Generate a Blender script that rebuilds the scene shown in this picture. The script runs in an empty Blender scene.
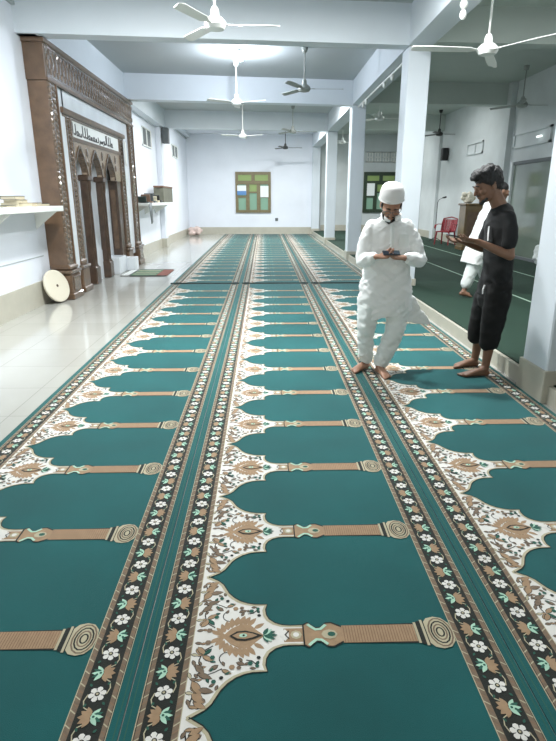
import bpy, math, random
from mathutils import Vector, Matrix, noise
random.seed(4)
C = bpy.context.scene.collection
PI = math.pi

# ------------------------------------------------------------------ materials
def srgb(r, g, b):
    f = lambda c: (c/255/12.92) if c/255 <= .04045 else ((c/255+.055)/1.055)**2.4
    return (f(r), f(g), f(b), 1)

def mat(name, col, rough=.6, metal=0, spec=.5, bump=0, bscale=60, vary=0, vscale=4, emit=None, estr=0, sheen=0, coat=0, alpha=1, trans=0):
    m = bpy.data.materials.new(name); m.use_nodes = True
    nt = m.node_tree; b = nt.nodes['Principled BSDF']
    c = srgb(*col)
    b.inputs['Base Color'].default_value = c
    b.inputs['Roughness'].default_value = rough
    b.inputs['Metallic'].default_value = metal
    b.inputs['Specular IOR Level'].default_value = spec
    b.inputs['Sheen Weight'].default_value = sheen; b.inputs['Sheen Tint'].default_value = (.8, .92, 1, 1)
    b.inputs['Coat Weight'].default_value = coat
    b.inputs['Transmission Weight'].default_value = trans
    if emit:
        b.inputs['Emission Color'].default_value = srgb(*emit); b.inputs['Emission Strength'].default_value = estr
    if vary or bump:
        tc = nt.nodes.new('ShaderNodeTexCoord')
    if vary:
        n = nt.nodes.new('ShaderNodeTexNoise'); n.inputs['Scale'].default_value = vscale; n.inputs['Detail'].default_value = 5
        nt.links.new(tc.outputs['Object'], n.inputs['Vector'])
        r = nt.nodes.new('ShaderNodeValToRGB')
        r.color_ramp.elements[0].position = .3; r.color_ramp.elements[1].position = .7
        r.color_ramp.elements[0].color = tuple(x*(1-vary) for x in c[:3])+(1,)
        r.color_ramp.elements[1].color = tuple(min(1, x*(1+vary)) for x in c[:3])+(1,)
        nt.links.new(n.outputs['Fac'], r.inputs['Fac']); nt.links.new(r.outputs['Color'], b.inputs['Base Color'])
    if bump:
        n2 = nt.nodes.new('ShaderNodeTexNoise'); n2.inputs['Scale'].default_value = bscale; n2.inputs['Detail'].default_value = 3
        nt.links.new(tc.outputs['Object'], n2.inputs['Vector'])
        bp = nt.nodes.new('ShaderNodeBump'); bp.inputs['Strength'].default_value = bump; bp.inputs['Distance'].default_value = .01
        nt.links.new(n2.outputs['Fac'], bp.inputs['Height']); nt.links.new(bp.outputs['Normal'], b.inputs['Normal'])
    return m

M = {}
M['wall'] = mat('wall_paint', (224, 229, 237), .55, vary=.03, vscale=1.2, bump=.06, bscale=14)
M['wall_side'] = mat('old_plaster', (198, 204, 204), .7, vary=.07, vscale=1.3, bump=.15, bscale=9)
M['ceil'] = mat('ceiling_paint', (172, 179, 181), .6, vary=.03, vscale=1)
M['ceil_side'] = mat('side_ceiling_paint', (192, 201, 195), .7, vary=.05, vscale=1)
M['beam'] = mat('beam_paint', (208, 216, 222), .5, vary=.02, vscale=2)
M['base'] = mat('skirting_tile', (180, 177, 163), .3, vary=.06, vscale=5)
M['wood'] = mat('carved_brown_wood', (98, 76, 57), .32, vary=.25, vscale=7, bump=.25, bscale=45, coat=.35)
M['wood_dark'] = mat('dark_brown_wood', (72, 55, 42), .35, vary=.3, vscale=9, bump=.35, bscale=60, coat=.3)
M['wood_carv'] = mat('carved_relief_wood', (100, 83, 67), .2, vary=.4, vscale=30, bump=.9, bscale=70, coat=.6)
M['wood_light'] = mat('pale_carved_wood', (150, 132, 112), .3, vary=.3, vscale=30, bump=.8, bscale=60, coat=.4)
M['marble'] = mat('white_marble', (220, 225, 229), .18, vary=.08, vscale=2.2)
M['ink'] = mat('black_lettering', (44, 40, 42), .5)
M['white'] = mat('white_enamel', (232, 234, 230), .35)
M['fanwhite'] = mat('fan_white', (228, 230, 226), .35)
M['fangrey'] = mat('fan_grey', (150, 155, 150), .45)
M['fandark'] = mat('fan_dark', (48, 50, 48), .45)
M['bulb'] = mat('bulb_glass', (255, 255, 255), .3, emit=(232, 242, 255), estr=60)
M['tube'] = mat('lamp_diffuser', (255, 255, 255), .3, emit=(240, 246, 250), estr=14)
M['black'] = mat('black_plastic', (24, 25, 26), .45)
M['grey'] = mat('grey_plastic', (96, 102, 104), .5)
M['vent'] = mat('vent_grey', (104, 110, 112), .6)
M['red'] = mat('red_plastic', (132, 22, 36), .35)
M['chrome'] = mat('steel', (150, 150, 146), .3, metal=.9)
M['cloth'] = mat('white_cotton', (236, 238, 236), .85, bump=.15, bscale=240, sheen=.2)
M['cloth2'] = mat('white_trouser_cotton', (226, 231, 228), .85, bump=.15, bscale=240, sheen=.2)
M['cap'] = mat('white_knit', (238, 236, 234), .9, bump=.7, bscale=170, sheen=.2)
M['skin'] = mat('warm_skin', (164, 122, 98), .5, vary=.06, vscale=20)
M['skin2'] = mat('brown_skin', (118, 86, 66), .48, vary=.06, vscale=20)
M['lip'] = mat('lip', (128, 76, 68), .5)
M['hair'] = mat('black_hair', (16, 15, 16), .5, bump=.9, bscale=120)
M['tee'] = mat('black_cotton', (14, 16, 17), .85, bump=.2, bscale=200)
M['shorts'] = mat('black_shorts_cloth', (9, 10, 10), .9, bump=.2, bscale=200)
M['print'] = mat('white_shirt_print', (215, 216, 216), .7)
M['eye'] = mat('eye_white', (220, 216, 210), .3)
M['screen'] = mat('phone_screen', (50, 60, 70), .15)
M['winframe'] = mat('olive_wood_frame', (116, 106, 76), .45, vary=.12, vscale=9)
M['winframe2'] = mat('dark_green_frame', (42, 58, 40), .4)
M['glass_g'] = mat('green_glass', (122, 158, 138), .15, emit=(140, 180, 150), estr=.08)
M['glass_y'] = mat('yellow_green_glass', (136, 156, 100), .15, emit=(150, 190, 95), estr=.06)
M['paperw'] = mat('white_paper', (232, 236, 236), .8)
M['paperb'] = mat('blue_poster', (96, 140, 190), .8)
M['disc'] = mat('cream_board', (214, 208, 190), .5)
M['matgreen'] = mat('green_mat_cloth', (92, 122, 98), .9, vary=.25, vscale=20)
M['matred'] = mat('red_mat_cloth', (128, 78, 68), .9, vary=.2, vscale=20)
M['bookbrown'] = mat('brown_book_cover', (120, 92, 74), .6)
M['bookcream'] = mat('cream_book_cover', (196, 186, 160), .6)
M['bookgreen'] = mat('dark_green_book_cover', (44, 58, 54), .6)
M['box'] = mat('olive_box_board', (108, 108, 94), .7, vary=.12, vscale=8)
M['podium'] = mat('varnished_podium_wood', (104, 84, 52), .3, vary=.25, vscale=6, coat=.4)
M['doorglass'] = mat('dark_reflective_glass', (112, 124, 112), .07, spec=1.0, vary=.12, vscale=1.1)
M['jamb'] = mat('aluminium_jamb', (206, 212, 212), .35)
M['pinkcloth'] = mat('pinkish_cloth', (206, 186, 178), .9, vary=.15, vscale=9)
M['greencarpet'] = mat('dark_green_carpet', (14, 48, 33), .95, vary=.12, vscale=3, bump=.4, bscale=300)
M['line'] = mat('carpet_line', (150, 176, 158), .9)
M['seam'] = mat('rolled_dark_edge', (34, 52, 50), .8)
# carpet yarns
def yarn(name, col, vary=.08, vs=3.0):
    return mat(name, col, .92, vary=vary, vscale=vs, bump=.35, bscale=380, sheen=.14, spec=.3)
RUG = [yarn('rug_green', (8, 84, 84), .16, 1.6), yarn('rug_black', (34, 36, 30)), yarn('rug_brown', (124, 106, 88), .18, 60),
       yarn('rug_white', (228, 226, 220)), yarn('rug_beige', (186, 178, 150)), yarn('rug_leaf', (40, 92, 78)),
       yarn('rug_mint', (176, 214, 192)), yarn('rug_tan', (164, 136, 106), .1, 40), yarn('rug_rib', (136, 108, 84), .1)]
G, K, BR, W, BE, LF, MI, TAN, RIB = range(9)

# glossy floor tiles
def floor_mat():
    m = bpy.data.materials.new('polished_floor_tile'); m.use_nodes = True
    nt = m.node_tree; b = nt.nodes['Principled BSDF']; L = nt.links
    tc = nt.nodes.new('ShaderNodeTexCoord')
    br = nt.nodes.new('ShaderNodeTexBrick'); br.offset = 0
    br.inputs['Scale'].default_value = 1; br.inputs['Brick Width'].default_value = .66; br.inputs['Row Height'].default_value = .66
    br.inputs['Mortar Size'].default_value = .004; br.inputs['Mortar Smooth'].default_value = .2
    br.inputs['Color1'].default_value = srgb(174, 174, 167); br.inputs['Color2'].default_value = srgb(180, 180, 173)
    br.inputs['Mortar'].default_value = srgb(158, 158, 150)
    L.new(tc.outputs['Object'], br.inputs['Vector'])
    n = nt.nodes.new('ShaderNodeTexNoise'); n.inputs['Scale'].default_value = 1.7; n.inputs['Detail'].default_value = 6
    L.new(tc.outputs['Object'], n.inputs['Vector'])
    mx = nt.nodes.new('ShaderNodeMixRGB'); mx.blend_type = 'MULTIPLY'; mx.inputs['Fac'].default_value = .12
    L.new(br.outputs['Color'], mx.inputs['Color1']); L.new(n.outputs['Fac'], mx.inputs['Color2'])
    L.new(mx.outputs['Color'], b.inputs['Base Color'])
    b.inputs['Roughness'].default_value = .11; b.inputs['Specular IOR Level'].default_value = .75
    bp = nt.nodes.new('ShaderNodeBump'); bp.inputs['Strength'].default_value = .04; bp.inputs['Distance'].default_value = .01
    n3 = nt.nodes.new('ShaderNodeTexNoise'); n3.inputs['Scale'].default_value = 3
    L.new(tc.outputs['Object'], n3.inputs['Vector']); L.new(n3.outputs['Fac'], bp.inputs['Height']); L.new(bp.outputs['Normal'], b.inputs['Normal'])
    return m
M['floor'] = floor_mat()

# ------------------------------------------------------------------ object helpers
ORG = {}
def tag(o, label=None, cat=None, group=None, kind=None):
    if label: o['label'] = label
    if cat: o['category'] = cat
    if group: o['group'] = group
    if kind: o['kind'] = kind
    return o
def empty(name, loc, label, cat, group=None, rz=0):
    o = bpy.data.objects.new(name, None); C.objects.link(o); o.location = loc; o.rotation_euler = (0, 0, rz)
    ORG[o.name] = Vector(loc)
    return tag(o, label, cat, group)

class MB:
    def __init__(s): s.v = []; s.f = []; s.m = []
    def add(s, vs, fs, m=0):
        o = len(s.v); s.v += [tuple(v) for v in vs]
        for f in fs: s.f.append([o+i for i in f]); s.m.append(m)
        return s
    def box(s, a, b, m=0, bev=0, R=None, piv=None):
        x0, x1 = sorted((a[0], b[0])); y0, y1 = sorted((a[1], b[1])); z0, z1 = sorted((a[2], b[2]))
        if bev <= 0:
            vs = [(x0,y0,z0),(x1,y0,z0),(x1,y1,z0),(x0,y1,z0),(x0,y0,z1),(x1,y0,z1),(x1,y1,z1),(x0,y1,z1)]
            fs = [(0,3,2,1),(4,5,6,7),(0,1,5,4),(1,2,6,5),(2,3,7,6),(3,0,4,7)]
        else:
            e = min(bev, (x1-x0)*.45, (y1-y0)*.45, (z1-z0)*.45); vs = []
            ring = lambda x0,x1,y0,y1,z,c: [(x0+c,y0,z),(x1-c,y0,z),(x1,y0+c,z),(x1,y1-c,z),(x1-c,y1,z),(x0+c,y1,z),(x0,y1-c,z),(x0,y0+c,z)]
            vs += ring(x0+e,x1-e,y0+e,y1-e,z0,e*.3); vs += ring(x0,x1,y0,y1,z0+e,e); vs += ring(x0,x1,y0,y1,z1-e,e); vs += ring(x0+e,x1-e,y0+e,y1-e,z1,e*.3)
            fs = [tuple(range(7,-1,-1)), tuple(range(24,32))]
            for k in range(3):
                for i in range(8): j=(i+1)%8; fs.append((k*8+i,k*8+j,k*8+8+j,k*8+8+i))
        if R is not None:
            p = Vector(piv); vs = [R @ (Vector(v)-p) + p for v in vs]
        return s.add(vs, fs, m)
    def tube(s, pts, rad, n=10, m=0, flat=None, cap=True):
        """pts list, rad list of r or (a,b); flat = reference side vector for a"""
        pts = [Vector(p) for p in pts]; k = len(pts); vs = []; prev = None
        rr = [(r, r) if not isinstance(r, (tuple, list)) else r for r in ([rad]*k if isinstance(rad, (int, float)) else rad)]
        if cap:
            d0 = (pts[0]-pts[1]).normalized(); d1 = (pts[-1]-pts[-2]).normalized()
            P = [pts[0]+d0*max(rr[0])*.0, ]
        for i in range(k):
            t = (pts[min(i+1,k-1)]-pts[max(i-1,0)]).normalized()
            ref = Vector(flat) if flat is not None else (prev if prev is not None else (Vector((0,0,1)) if abs(t.z) < .9 else Vector((1,0,0))))
            a = (ref - t*ref.dot(t)).normalized(); prev = a; b = t.cross(a)
            for j in range(n):
                an = 2*PI*j/n; vs.append(pts[i]+a*math.cos(an)*rr[i][0]+b*math.sin(an)*rr[i][1])
        fs = []
        for i in range(k-1):
            for j in range(n):
                q=(j+1)%n; fs.append((i*n+j,i*n+q,(i+1)*n+q,(i+1)*n+j))
        if cap: fs.append(tuple(range(n-1,-1,-1))); fs.append(tuple((k-1)*n+j for j in range(n)))
        return s.add(vs, fs, m)
    def cap(s, pts, rad, n=10, m=0, flat=None):
        """tube with rounded ends"""
        pts = [Vector(p) for p in pts]
        rr = [(r, r) if not isinstance(r, (tuple, list)) else tuple(r) for r in ([rad]*len(pts) if isinstance(rad, (int, float)) else rad)]
        def end(p, q, r):
            d = (p-q).normalized(); h = min(r)
            return [(p+d*h*math.sin(a), (r[0]*math.cos(a), r[1]*math.cos(a))) for a in (.5, 1.0, 1.45)]
        A = end(pts[0], pts[1], rr[0])[::-1]; B = end(pts[-1], pts[-2], rr[-1])
        return s.tube([a[0] for a in A]+pts+[b[0] for b in B], [a[1] for a in A]+rr+[b[1] for b in B], n, m, flat)
    def ell(s, c, r, R=None, n=16, k=10, m=0):
        c = Vector(c); R = R or Matrix.Identity(3); vs = [c+R@Vector((0,0,r[2]))]
        for i in range(1, k):
            t = PI*i/k
            for j in range(n):
                a = 2*PI*j/n; vs.append(c+R@Vector((r[0]*math.sin(t)*math.cos(a), r[1]*math.sin(t)*math.sin(a), r[2]*math.cos(t))))
        vs.append(c-R@Vector((0,0,r[2]))); fs = [(0,1+j,1+(j+1)%n) for j in range(n)]
        for i in range(k-2):
            for j in range(n): q=(j+1)%n; fs.append((1+i*n+j,1+(i+1)*n+j,1+(i+1)*n+q,1+i*n+q))
        o = 1+(k-2)*n; e = len(vs)-1
        fs += [(o+j, e, o+(j+1)%n) for j in range(n)]
        return s.add(vs, fs, m)
    def lathe(s, c, prof, n=20, m=0):
        """prof: (r,z) bottom to top around the vertical axis through c"""
        vs = []; k = len(prof)
        for r, z in prof:
            for j in range(n): a=2*PI*j/n; vs.append((c[0]+r*math.cos(a), c[1]+r*math.sin(a), c[2]+z))
        fs = [(i*n+j,i*n+(j+1)%n,(i+1)*n+(j+1)%n,(i+1)*n+j) for i in range(k-1) for j in range(n)]
        fs += [tuple(range(n-1,-1,-1)), tuple((k-1)*n+j for j in range(n))]
        return s.add(vs, fs, m)
    def prism(s, poly, ax, a, b, m=0):
        """poly 2D extruded along ax ('x': poly is (y,z); 'y': (x,z); 'z': (x,y))"""
        f = {'x': lambda p, t: (t, p[0], p[1]), 'y': lambda p, t: (p[0], t, p[1]), 'z': lambda p, t: (p[0], p[1], t)}[ax]
        n = len(poly); vs = [f(p, a) for p in poly]+[f(p, b) for p in poly]
        fs = [tuple(range(n-1,-1,-1)), tuple(range(n,2*n))]+[(i,(i+1)%n,n+(i+1)%n,n+i) for i in range(n)]
        return s.add(vs, fs, m)
    def build(s, name, mats, parent=None, smooth=False, org=None, fix=True):
        me = bpy.data.meshes.new(name)
        o0 = org if org is not None else (ORG[parent.name] if parent is not None and parent.name in ORG else Vector((0,0,0)))
        o0 = Vector(o0)
        me.from_pydata([Vector(v)-o0 for v in s.v], [], s.f)
        if not isinstance(mats, (list, tuple)): mats = [mats]
        for q in mats: me.materials.append(q)
        me.polygons.foreach_set('material_index', s.m)
        if fix:
            import bmesh
            bm = bmesh.new(); bm.from_mesh(me); bmesh.ops.recalc_face_normals(bm, faces=bm.faces); bm.to_mesh(me); bm.free()
        if smooth: me.polygons.foreach_set('use_smooth', [True]*len(me.polygons))
        me.update()
        ob = bpy.data.objects.new(name, me); C.objects.link(ob)
        if parent is not None: ob.parent = parent; ORG[ob.name] = o0
        else: ob.location = o0; ORG[ob.name] = o0
        return ob

def smooth_by_angle(o, ang=40):
    me = o.data
    me.polygons.foreach_set('use_smooth', [True]*len(me.polygons))
    try: me.set_sharp_from_angle(angle=math.radians(ang))
    except Exception: pass
    return o

def remesh(o, vox, sm=4, fold=None):
    """turn overlapping closed pieces into one continuous smooth skin"""
    r = o.modifiers.new('r', 'REMESH'); r.mode = 'VOXEL'; r.voxel_size = vox; r.use_smooth_shade = True
    if sm: q = o.modifiers.new('s', 'SMOOTH'); q.iterations = sm; q.factor = .5
    bpy.context.view_layer.update()
    dg = bpy.context.evaluated_depsgraph_get(); me = bpy.data.meshes.new_from_object(o.evaluated_get(dg))
    old = o.data; o.modifiers.clear(); o.data = me
    if not me.materials and old.materials: me.materials.append(old.materials[0])
    if fold:
        me.update(); nor = [v.normal.copy() for v in me.vertices]
        for v, n in zip(me.vertices, nor): v.co += n*fold(v.co + ORG.get(o.name, Vector((0,0,0))))
    me.polygons.foreach_set('use_smooth', [True]*len(me.polygons)); me.update()
    return o

def struct(mb, name, m, label=None, smooth=False):
    o = mb.build(name, m, smooth=smooth); o['kind'] = 'structure'
    return o

# ------------------------------------------------------------------ room shell
XL, XR, YB, ZC, ZB = -3.52, 6.45, 26.9, 4.42, 3.86
YN = -2.2
MX = XL+.004
struct(MB().box((XL-.2, YN, -.2), (2.3, YB+.2, 0)), 'floor', M['floor'])
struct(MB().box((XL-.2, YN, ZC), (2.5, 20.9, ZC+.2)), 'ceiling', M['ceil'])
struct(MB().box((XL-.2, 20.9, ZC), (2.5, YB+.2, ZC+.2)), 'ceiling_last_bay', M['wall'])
struct(MB().box((2.5, YN, ZC), (XR+.2, YB+.2, ZC+.2)), 'ceiling_side', M['ceil_side'])
struct(MB().box((XL-.2, YN, 0), (XL, YB, ZC)), 'wall_left', M['wall'])
w = MB(); w.box((XL, YB, 0), (2.5, YB+.2, ZC)); struct(w, 'wall_back', M['wall'])
w = MB(); w.box((2.5, YB, 0), (XR, YB+.2, ZC)); struct(w, 'wall_back_side_room', M['wall_side'])
struct(MB().box((XR, YN, 0), (XR+.2, YB, ZC)), 'wall_right', M['wall_side'])
struct(MB().box((2.3, YN-.2, 0), (XR+.2, YN, ZC)), 'wall_light_blocker_side_room', M['wall_side'])  # unseen wall added to block world light and dim the side room
# skirting
struct(MB().box((XL, YB-.03, 0), (2.3, YB, .32)), 'baseboard_back', M['base'])
b = MB(); b.box((XL, YN, 0), (XL+.025, 9.0, .37)); b.box((XL, 14.75, 0), (XL+.025, 19.4, .3)); b.box((XL, 19.92, 0), (XL+.025, YB-.03, .3))
struct(b, 'baseboard_left', M['base'])
b = MB(); b.box((XR-.03, YN, .15), (XR, 12.6, .42)); b.box((XR-.03, 14.75, .15), (XR, YB, .42)); b.box((2.72, YB-.03, .15), (XR-.03, YB, .42))
struct(b, 'baseboard_right', M['base'])
# faint joint lines on the painted left wall
b = MB(); b.box((XL, YN, .73), (XL+.006, 8.95, .745)); b.box((XL, YN, 4.2), (XL+.05, YB, 4.26)); struct(b, 'trim_left_wall', M['ceil'])
# raised side platform with riser
struct(MB().box((2.3, YN, -.2), (XR, YB, .15)), 'trim_platform', M['base'])
# columns with tiled foot
COLS = [(4.12, 4.55), (9.45, 9.9), (15.05, 15.5), (20.6, 21.05)]
for i, (a, c) in enumerate(COLS):
    m_ = MB(); m_.box((2.27, a+.02, 0), (2.62, c, ZB), bev=.012); struct(m_, 'trim_column_%d' % (i+1), M['beam'])
    m_ = MB(); m_.box((2.25, a, 0), (2.64, c+.02, .275 if i < 2 else .24), bev=.006); struct(m_, 'trim_column_foot_%d' % (i+1), M['base'])
struct(MB().box((2.27, YB-.3, 0), (2.62, YB, ZB)), 'trim_column_5', M['beam'])
struct(MB().box((2.25, YB-.32, 0), (2.64, YB-.03, .26)), 'trim_column_foot_5', M['base'])
# left pilaster
struct(MB().box((XL, 19.42, 0), (-3.36, 19.9, ZB), bev=.01), 'trim_pilaster_left', M['wall'])
struct(MB().box((XL, 19.4, 0), (-3.34, 19.92, .3)), 'trim_pilaster_foot', M['base'])
# long beam above the columns, edge beam over the left wall, cross beams
struct(MB().box((2.26, YN, ZB), (2.63, YB, ZC)), 'trim_long_beam', M['beam'])
struct(MB().box((XL, YN, ZB+.42), (-3.3, YB, ZC)), 'trim_edge_beam_left', M['beam'])
struct(MB().box((XL, 9.0, ZB), (-3.26, 20.6, ZC)), 'trim_edge_beam_above_mihrab', M['beam'])
def cross(y_l, y_r, wd, n):
    m_ = MB(); m_.prism([(XL, y_l), (2.26, y_r), (2.26, y_r+wd), (XL, y_l+wd)], 'z', ZB, ZC); struct(m_, 'trim_cross_beam_%d' % n, M['beam'])
    m_ = MB(); s = (y_r-y_l)/(2.26-XL)
    m_.prism([(2.63, y_r+.05), (XR, y_r+.05+s*2.0), (XR, y_r+.05+s*2.0+wd), (2.63, y_r+.05+wd)], 'z', ZB+.06, ZC); struct(m_, 'trim_side_cross_beam_%d' % n, M['ceil_side'])
cross(3.6, 4.15, .36, 1); cross(8.93, 9.45, .28, 2); cross(14.3, 15.05, .32, 3); cross(19.85, 20.55, .34, 4); 
# side wall pilaster strips and cracks
struct(MB().box((XR-.14, 15.1, .15), (XR, 15.5, ZC)), 'trim_pilaster_right', M['wall_side'])
struct(MB().box((XR-.1, 21, .15), (XR, 21.4, ZC)), 'trim_pilaster_right_far', M['wall_side'])

# ------------------------------------------------------------------ prayer carpets
def strip(pts, wd, closed=False):
    """ribbon polygon (quads) following a polyline"""
    pts = [Vector((p[0], p[1])) for p in pts]; n = len(pts); L_, R_ = [], []
    for i in range(n):
        if closed: t = pts[(i+1) % n]-pts[i-1]
        else: t = pts[min(i+1, n-1)]-pts[max(i-1, 0)]
        t = t.normalized() if t.length else Vector((1, 0)); q = Vector((-t.y, t.x))*wd/2
        L_.append(pts[i]+q); R_.append(pts[i]-q)
    out = []
    for i in range(n if closed else n-1):
        j = (i+1) % n; out.append([L_[i], L_[j], R_[j], R_[i]])
    return out
def leaf(x, y, ang, ln, wd):
    c, s = math.cos(ang), math.sin(ang)
    P = [(0, 0), (.25, .42), (.5, .5), (.78, .3), (1, 0), (.78, -.3), (.5, -.5), (.25, -.42)]
    return [(x+(p[0]*ln)*c-(p[1]*wd)*s, y+(p[0]*ln)*s+(p[1]*wd)*c) for p in P]
def disc(x, y, r, n=8, rx=1):
    return [(x+r*rx*math.cos(2*PI*i/n), y+r*math.sin(2*PI*i/n)) for i in range(n)]

HALF = [(.200, .342), (.222, .328), (.248, .312), (.270, .288), (.283, .262), (.297, .234), (.318, .208), (.345, .186), (.375, .172), (.405, .165), (.430, .164), (.456, .163),
        (.449, .135), (.452, .105), (.464, .080), (.487, .060), (.515, .049), (.545, .046), (.60, .047)]
def arc_pts(cx, cy, r, a0, a1, n=7):
    return [(cx+r*math.cos(a0+(a1-a0)*i/(n-1)), cy+r*math.sin(a0+(a1-a0)*i/(n-1))) for i in range(n)]

def row_motif():
    P = []   # (polygon, material, layer)
    def a(poly, m, l): P.append((poly, m, l))
    def sa(pts, wd, m, l, closed=False):
        for q in strip(pts, wd, closed): P.append((q, m, l))
    def ol(x, y, an, l_, w_, m, l):
        c_, s_ = math.cos(an), math.sin(an)
        a(leaf(x-.0025*c_, y-.0025*s_, an, l_+.003, w_+.005), K, l-.5); a(leaf(x, y, an, l_, w_), m, l)
    # white panel: quads between centreline and outline (keeps polygons convex)
    for i in range(len(HALF)-1):
        x0, v0 = HALF[i]; x1, v1 = HALF[i+1]
        if abs(x1-x0) < 1e-4: continue
        lo, hi = sorted((x0, x1))
        if x1 < x0: continue
        for s in (1, -1):
            a([(x0, 0), (x1, 0), (x1, s*v1), (x0, s*v0)], W, 1)
    a([(.182, -.342), (.2, -.342), (.2, .342), (.182, .342)], W, 1)
    for s in (1, -1):
        ln = [(u, s*v) for u, v in HALF]
        sa(ln, .012, BE, 2)
        sa([(u+.007, s*(v-.000)+s*.004) for u, v in HALF], .004, K, 3)
    # central flame medallion
    for s in (1, -1):
        a([(.270, 0), (.30, s*.012), (.325, s*.040), (.36, s*.062), (.395, s*.058), (.42, s*.03), (.452, 0)], TAN, 2.1)
        for (x, y, an, l_, w_) in [(.300, .018, 1.9, .05, .022), (.325, .04, 1.6, .055, .024), (.355, .055, 1.2, .055, .024), (.385, .05, .9, .055, .022), (.41, .036, .6, .05, .02), (.285, .008, 2.6, .05, .018), (.312, .03, 1.75, .05, .024), (.34, .05, 1.4, .052, .026), (.37, .055, 1.05, .052, .024), (.295, .012, 2.3, .045, .02), (.30, .01, 3.0, .05, .018)]:
            a(leaf(x, s*y, s*an, l_, w_), TAN, 2)
        # side scrolls near the border
        for (x, y, an, l_, w_, m_) in [(.205, .05, .9, .05, .02, TAN), (.225, .09, .6, .05, .018, TAN), (.205, .13, .9, .055, .022, BR), (.215, .17, .4, .06, .02, BR), (.2, .2, 1.0, .07, .026, TAN),
                                      (.205, .25, .7, .06, .028, TAN), (.225, .235, .2, .055, .022, BR), (.215, .285, .5, .05, .02, TAN), (.285, .135, 2.5, .04, .016, BR), (.35, .125, .3, .035, .014, BR),
                                      (.30, .155, .5, .04, .014, TAN), (.255, .06, 2.3, .04, .014, LF)]:
            ol(x, s*y, s*an, l_, w_, m_, 3)
        for q in range(11):
            yy = .03+q*.027; xx = .192+.010*math.sin(q*2.1)
            ol(xx, s*yy, s*(1.15 if q % 2 else .15), .030, .011, (BR, TAN, BE)[q % 3], 2.4)
            ol(xx+.022, s*(yy+.006), s*(.9 if q % 2 else -.2), .022, .008, (TAN, BR)[q % 2], 2.2)
        for (x, y, an) in ((.255, .115, .3), (.27, .145, 2.2), (.30, .12, 1.2), (.33, .165, 2.6), (.36, .105, 1.0), (.40, .150, .1), (.43, .12, 2.0), (.25, .19, 1.2), (.262, .225, -.6), (.24, .27, .8), (.38, .135, -.5), (.29, .22, 1.9)):
            ol(x, s*y, s*an, .022, .008, LF if int(x*100) % 2 else BR, 3)
        sa([(.20, s*.30), (.212, s*.25), (.208, s*.2), (.222, s*.16), (.215, s*.11), (.225, s*.07), (.26, s*.045)], .005, K, 2)
        sa([(.222, s*.16), (.25, s*.175), (.275, s*.165), (.3, s*.15)], .004, K, 2)
        sa(arc_pts(.315, s*.105, .028, s*-1.6, s*-4.4), .004, K, 2)
        for (x, y, r, m_) in [(.262, .10, .010, LF), (.275, .205, .009, LF), (.36, .148, .009, BR), (.40, .13, .010, LF), (.425, .142, .008, LF), (.43, .105, .008, K), (.335, .145, .011, TAN), (.24, .03, .012, BR), (.3, .19, .008, K)]:
            a(disc(x, s*y, r, 6), m_, 4)
        sa([(.385, s*.115), (.405, s*.118), (.428, s*.14)], .004, K, 3)
    a([(.317, 0), (.345, -.022), (.378, -.026), (.415, -.014), (.445, 0), (.415, .014), (.378, .026), (.345, .022)], K, 4)
    a([(.328, 0), (.35, -.014), (.378, -.017), (.405, -.010), (.425, 0), (.405, .010), (.378, .017), (.35, .014)], TAN, 5)
    a(disc(.37, 0, .010, 8, 1.6), MI, 6); a(disc(.372, 0, .005, 6), K, 7)
    for an in (-1.1, -.75, -.4, 0, .4, .75, 1.1): a(leaf(.447, 0, an, .055-abs(an)*.012, .017), LF if abs(an) < .5 or abs(an) > 1 else MI, 5)
    # neck with little lozenge
    a([(.525, -.034), (.60, -.034), (.60, .034), (.525, .034)], TAN, 2)
    a([(.51, 0), (.53, .03), (.545, .01), (.545, -.01), (.53, -.03)], W, 3)
    a(disc(.572, 0, .022, 8), BE, 4); a(disc(.572, 0, .012, 8), W, 5); sa([(.545, -.02), (.53, 0), (.545, .02)], .005, K, 5)
    a([(.598, -.052), (.604, -.052), (.604, .052), (.598, .052)], K, 5)
    # vase
    vh = [(.604, .052), (.618, .062), (.632, .048), (.648, .034), (.668, .036), (.69, .058), (.712, .060), (.735, .046), (.752, .036)]
    for i in range(len(vh)-1):
        a([(vh[i][0], -vh[i][1]), (vh[i+1][0], -vh[i+1][1]), vh[i+1], vh[i]], TAN, 2)
    for s in (1, -1):
        sa([(x, s*y) for x, y in vh], .007, K, 3); sa([(x, s*(y-.009)) for x, y in vh[1:6]], .012, MI, 4)
    a(disc(.70, 0, .024, 8, 1.3), BE, 4); a(disc(.708, 0, .012, 8, 1.3), LF, 5)
    # banded bar
    for s in (1, -1): a([(.752, s*.040), (1.032, s*.040), (1.032, s*.050), (.752, s*.044)], K, 2)
    a([(.75, -.043), (1.032, -.043), (1.032, .043), (.75, .043)], TAN, 3)
    for i in range(26): x = .755+i*.0107; a([(x, -.041), (x+.003, -.041), (x+.003, .041), (x, .041)], RIB, 4)
    for i, x in enumerate((1.033, 1.047, 1.061)):
        h = .052+.006*i; a([(x, -h), (x+.010, -h), (x+.010, h), (x, h)], K if i == 1 else BE, 4)
        a([(x+.010, -h), (x+.014, -h), (x+.014, h), (x+.010, h)], K, 5)
    # ribbed shell
    a([(1.073, -.05), (1.09, -.072), (1.12, -.080), (1.15, -.072), (1.172, -.045), (1.178, 0), (1.172, .045), (1.15, .072), (1.12, .080), (1.09, .072), (1.073, .05)], BE, 4)
    for k, r in enumerate((.070, .054, .038, .022)):
        sa([(1.128+r*.62*math.cos(t*2*PI/14), r*math.sin(t*2*PI/14)) for t in range(14)], .0065, BR if k % 2 == 0 else K, 5, True)
    return P
MOTIF = row_motif()

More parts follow.
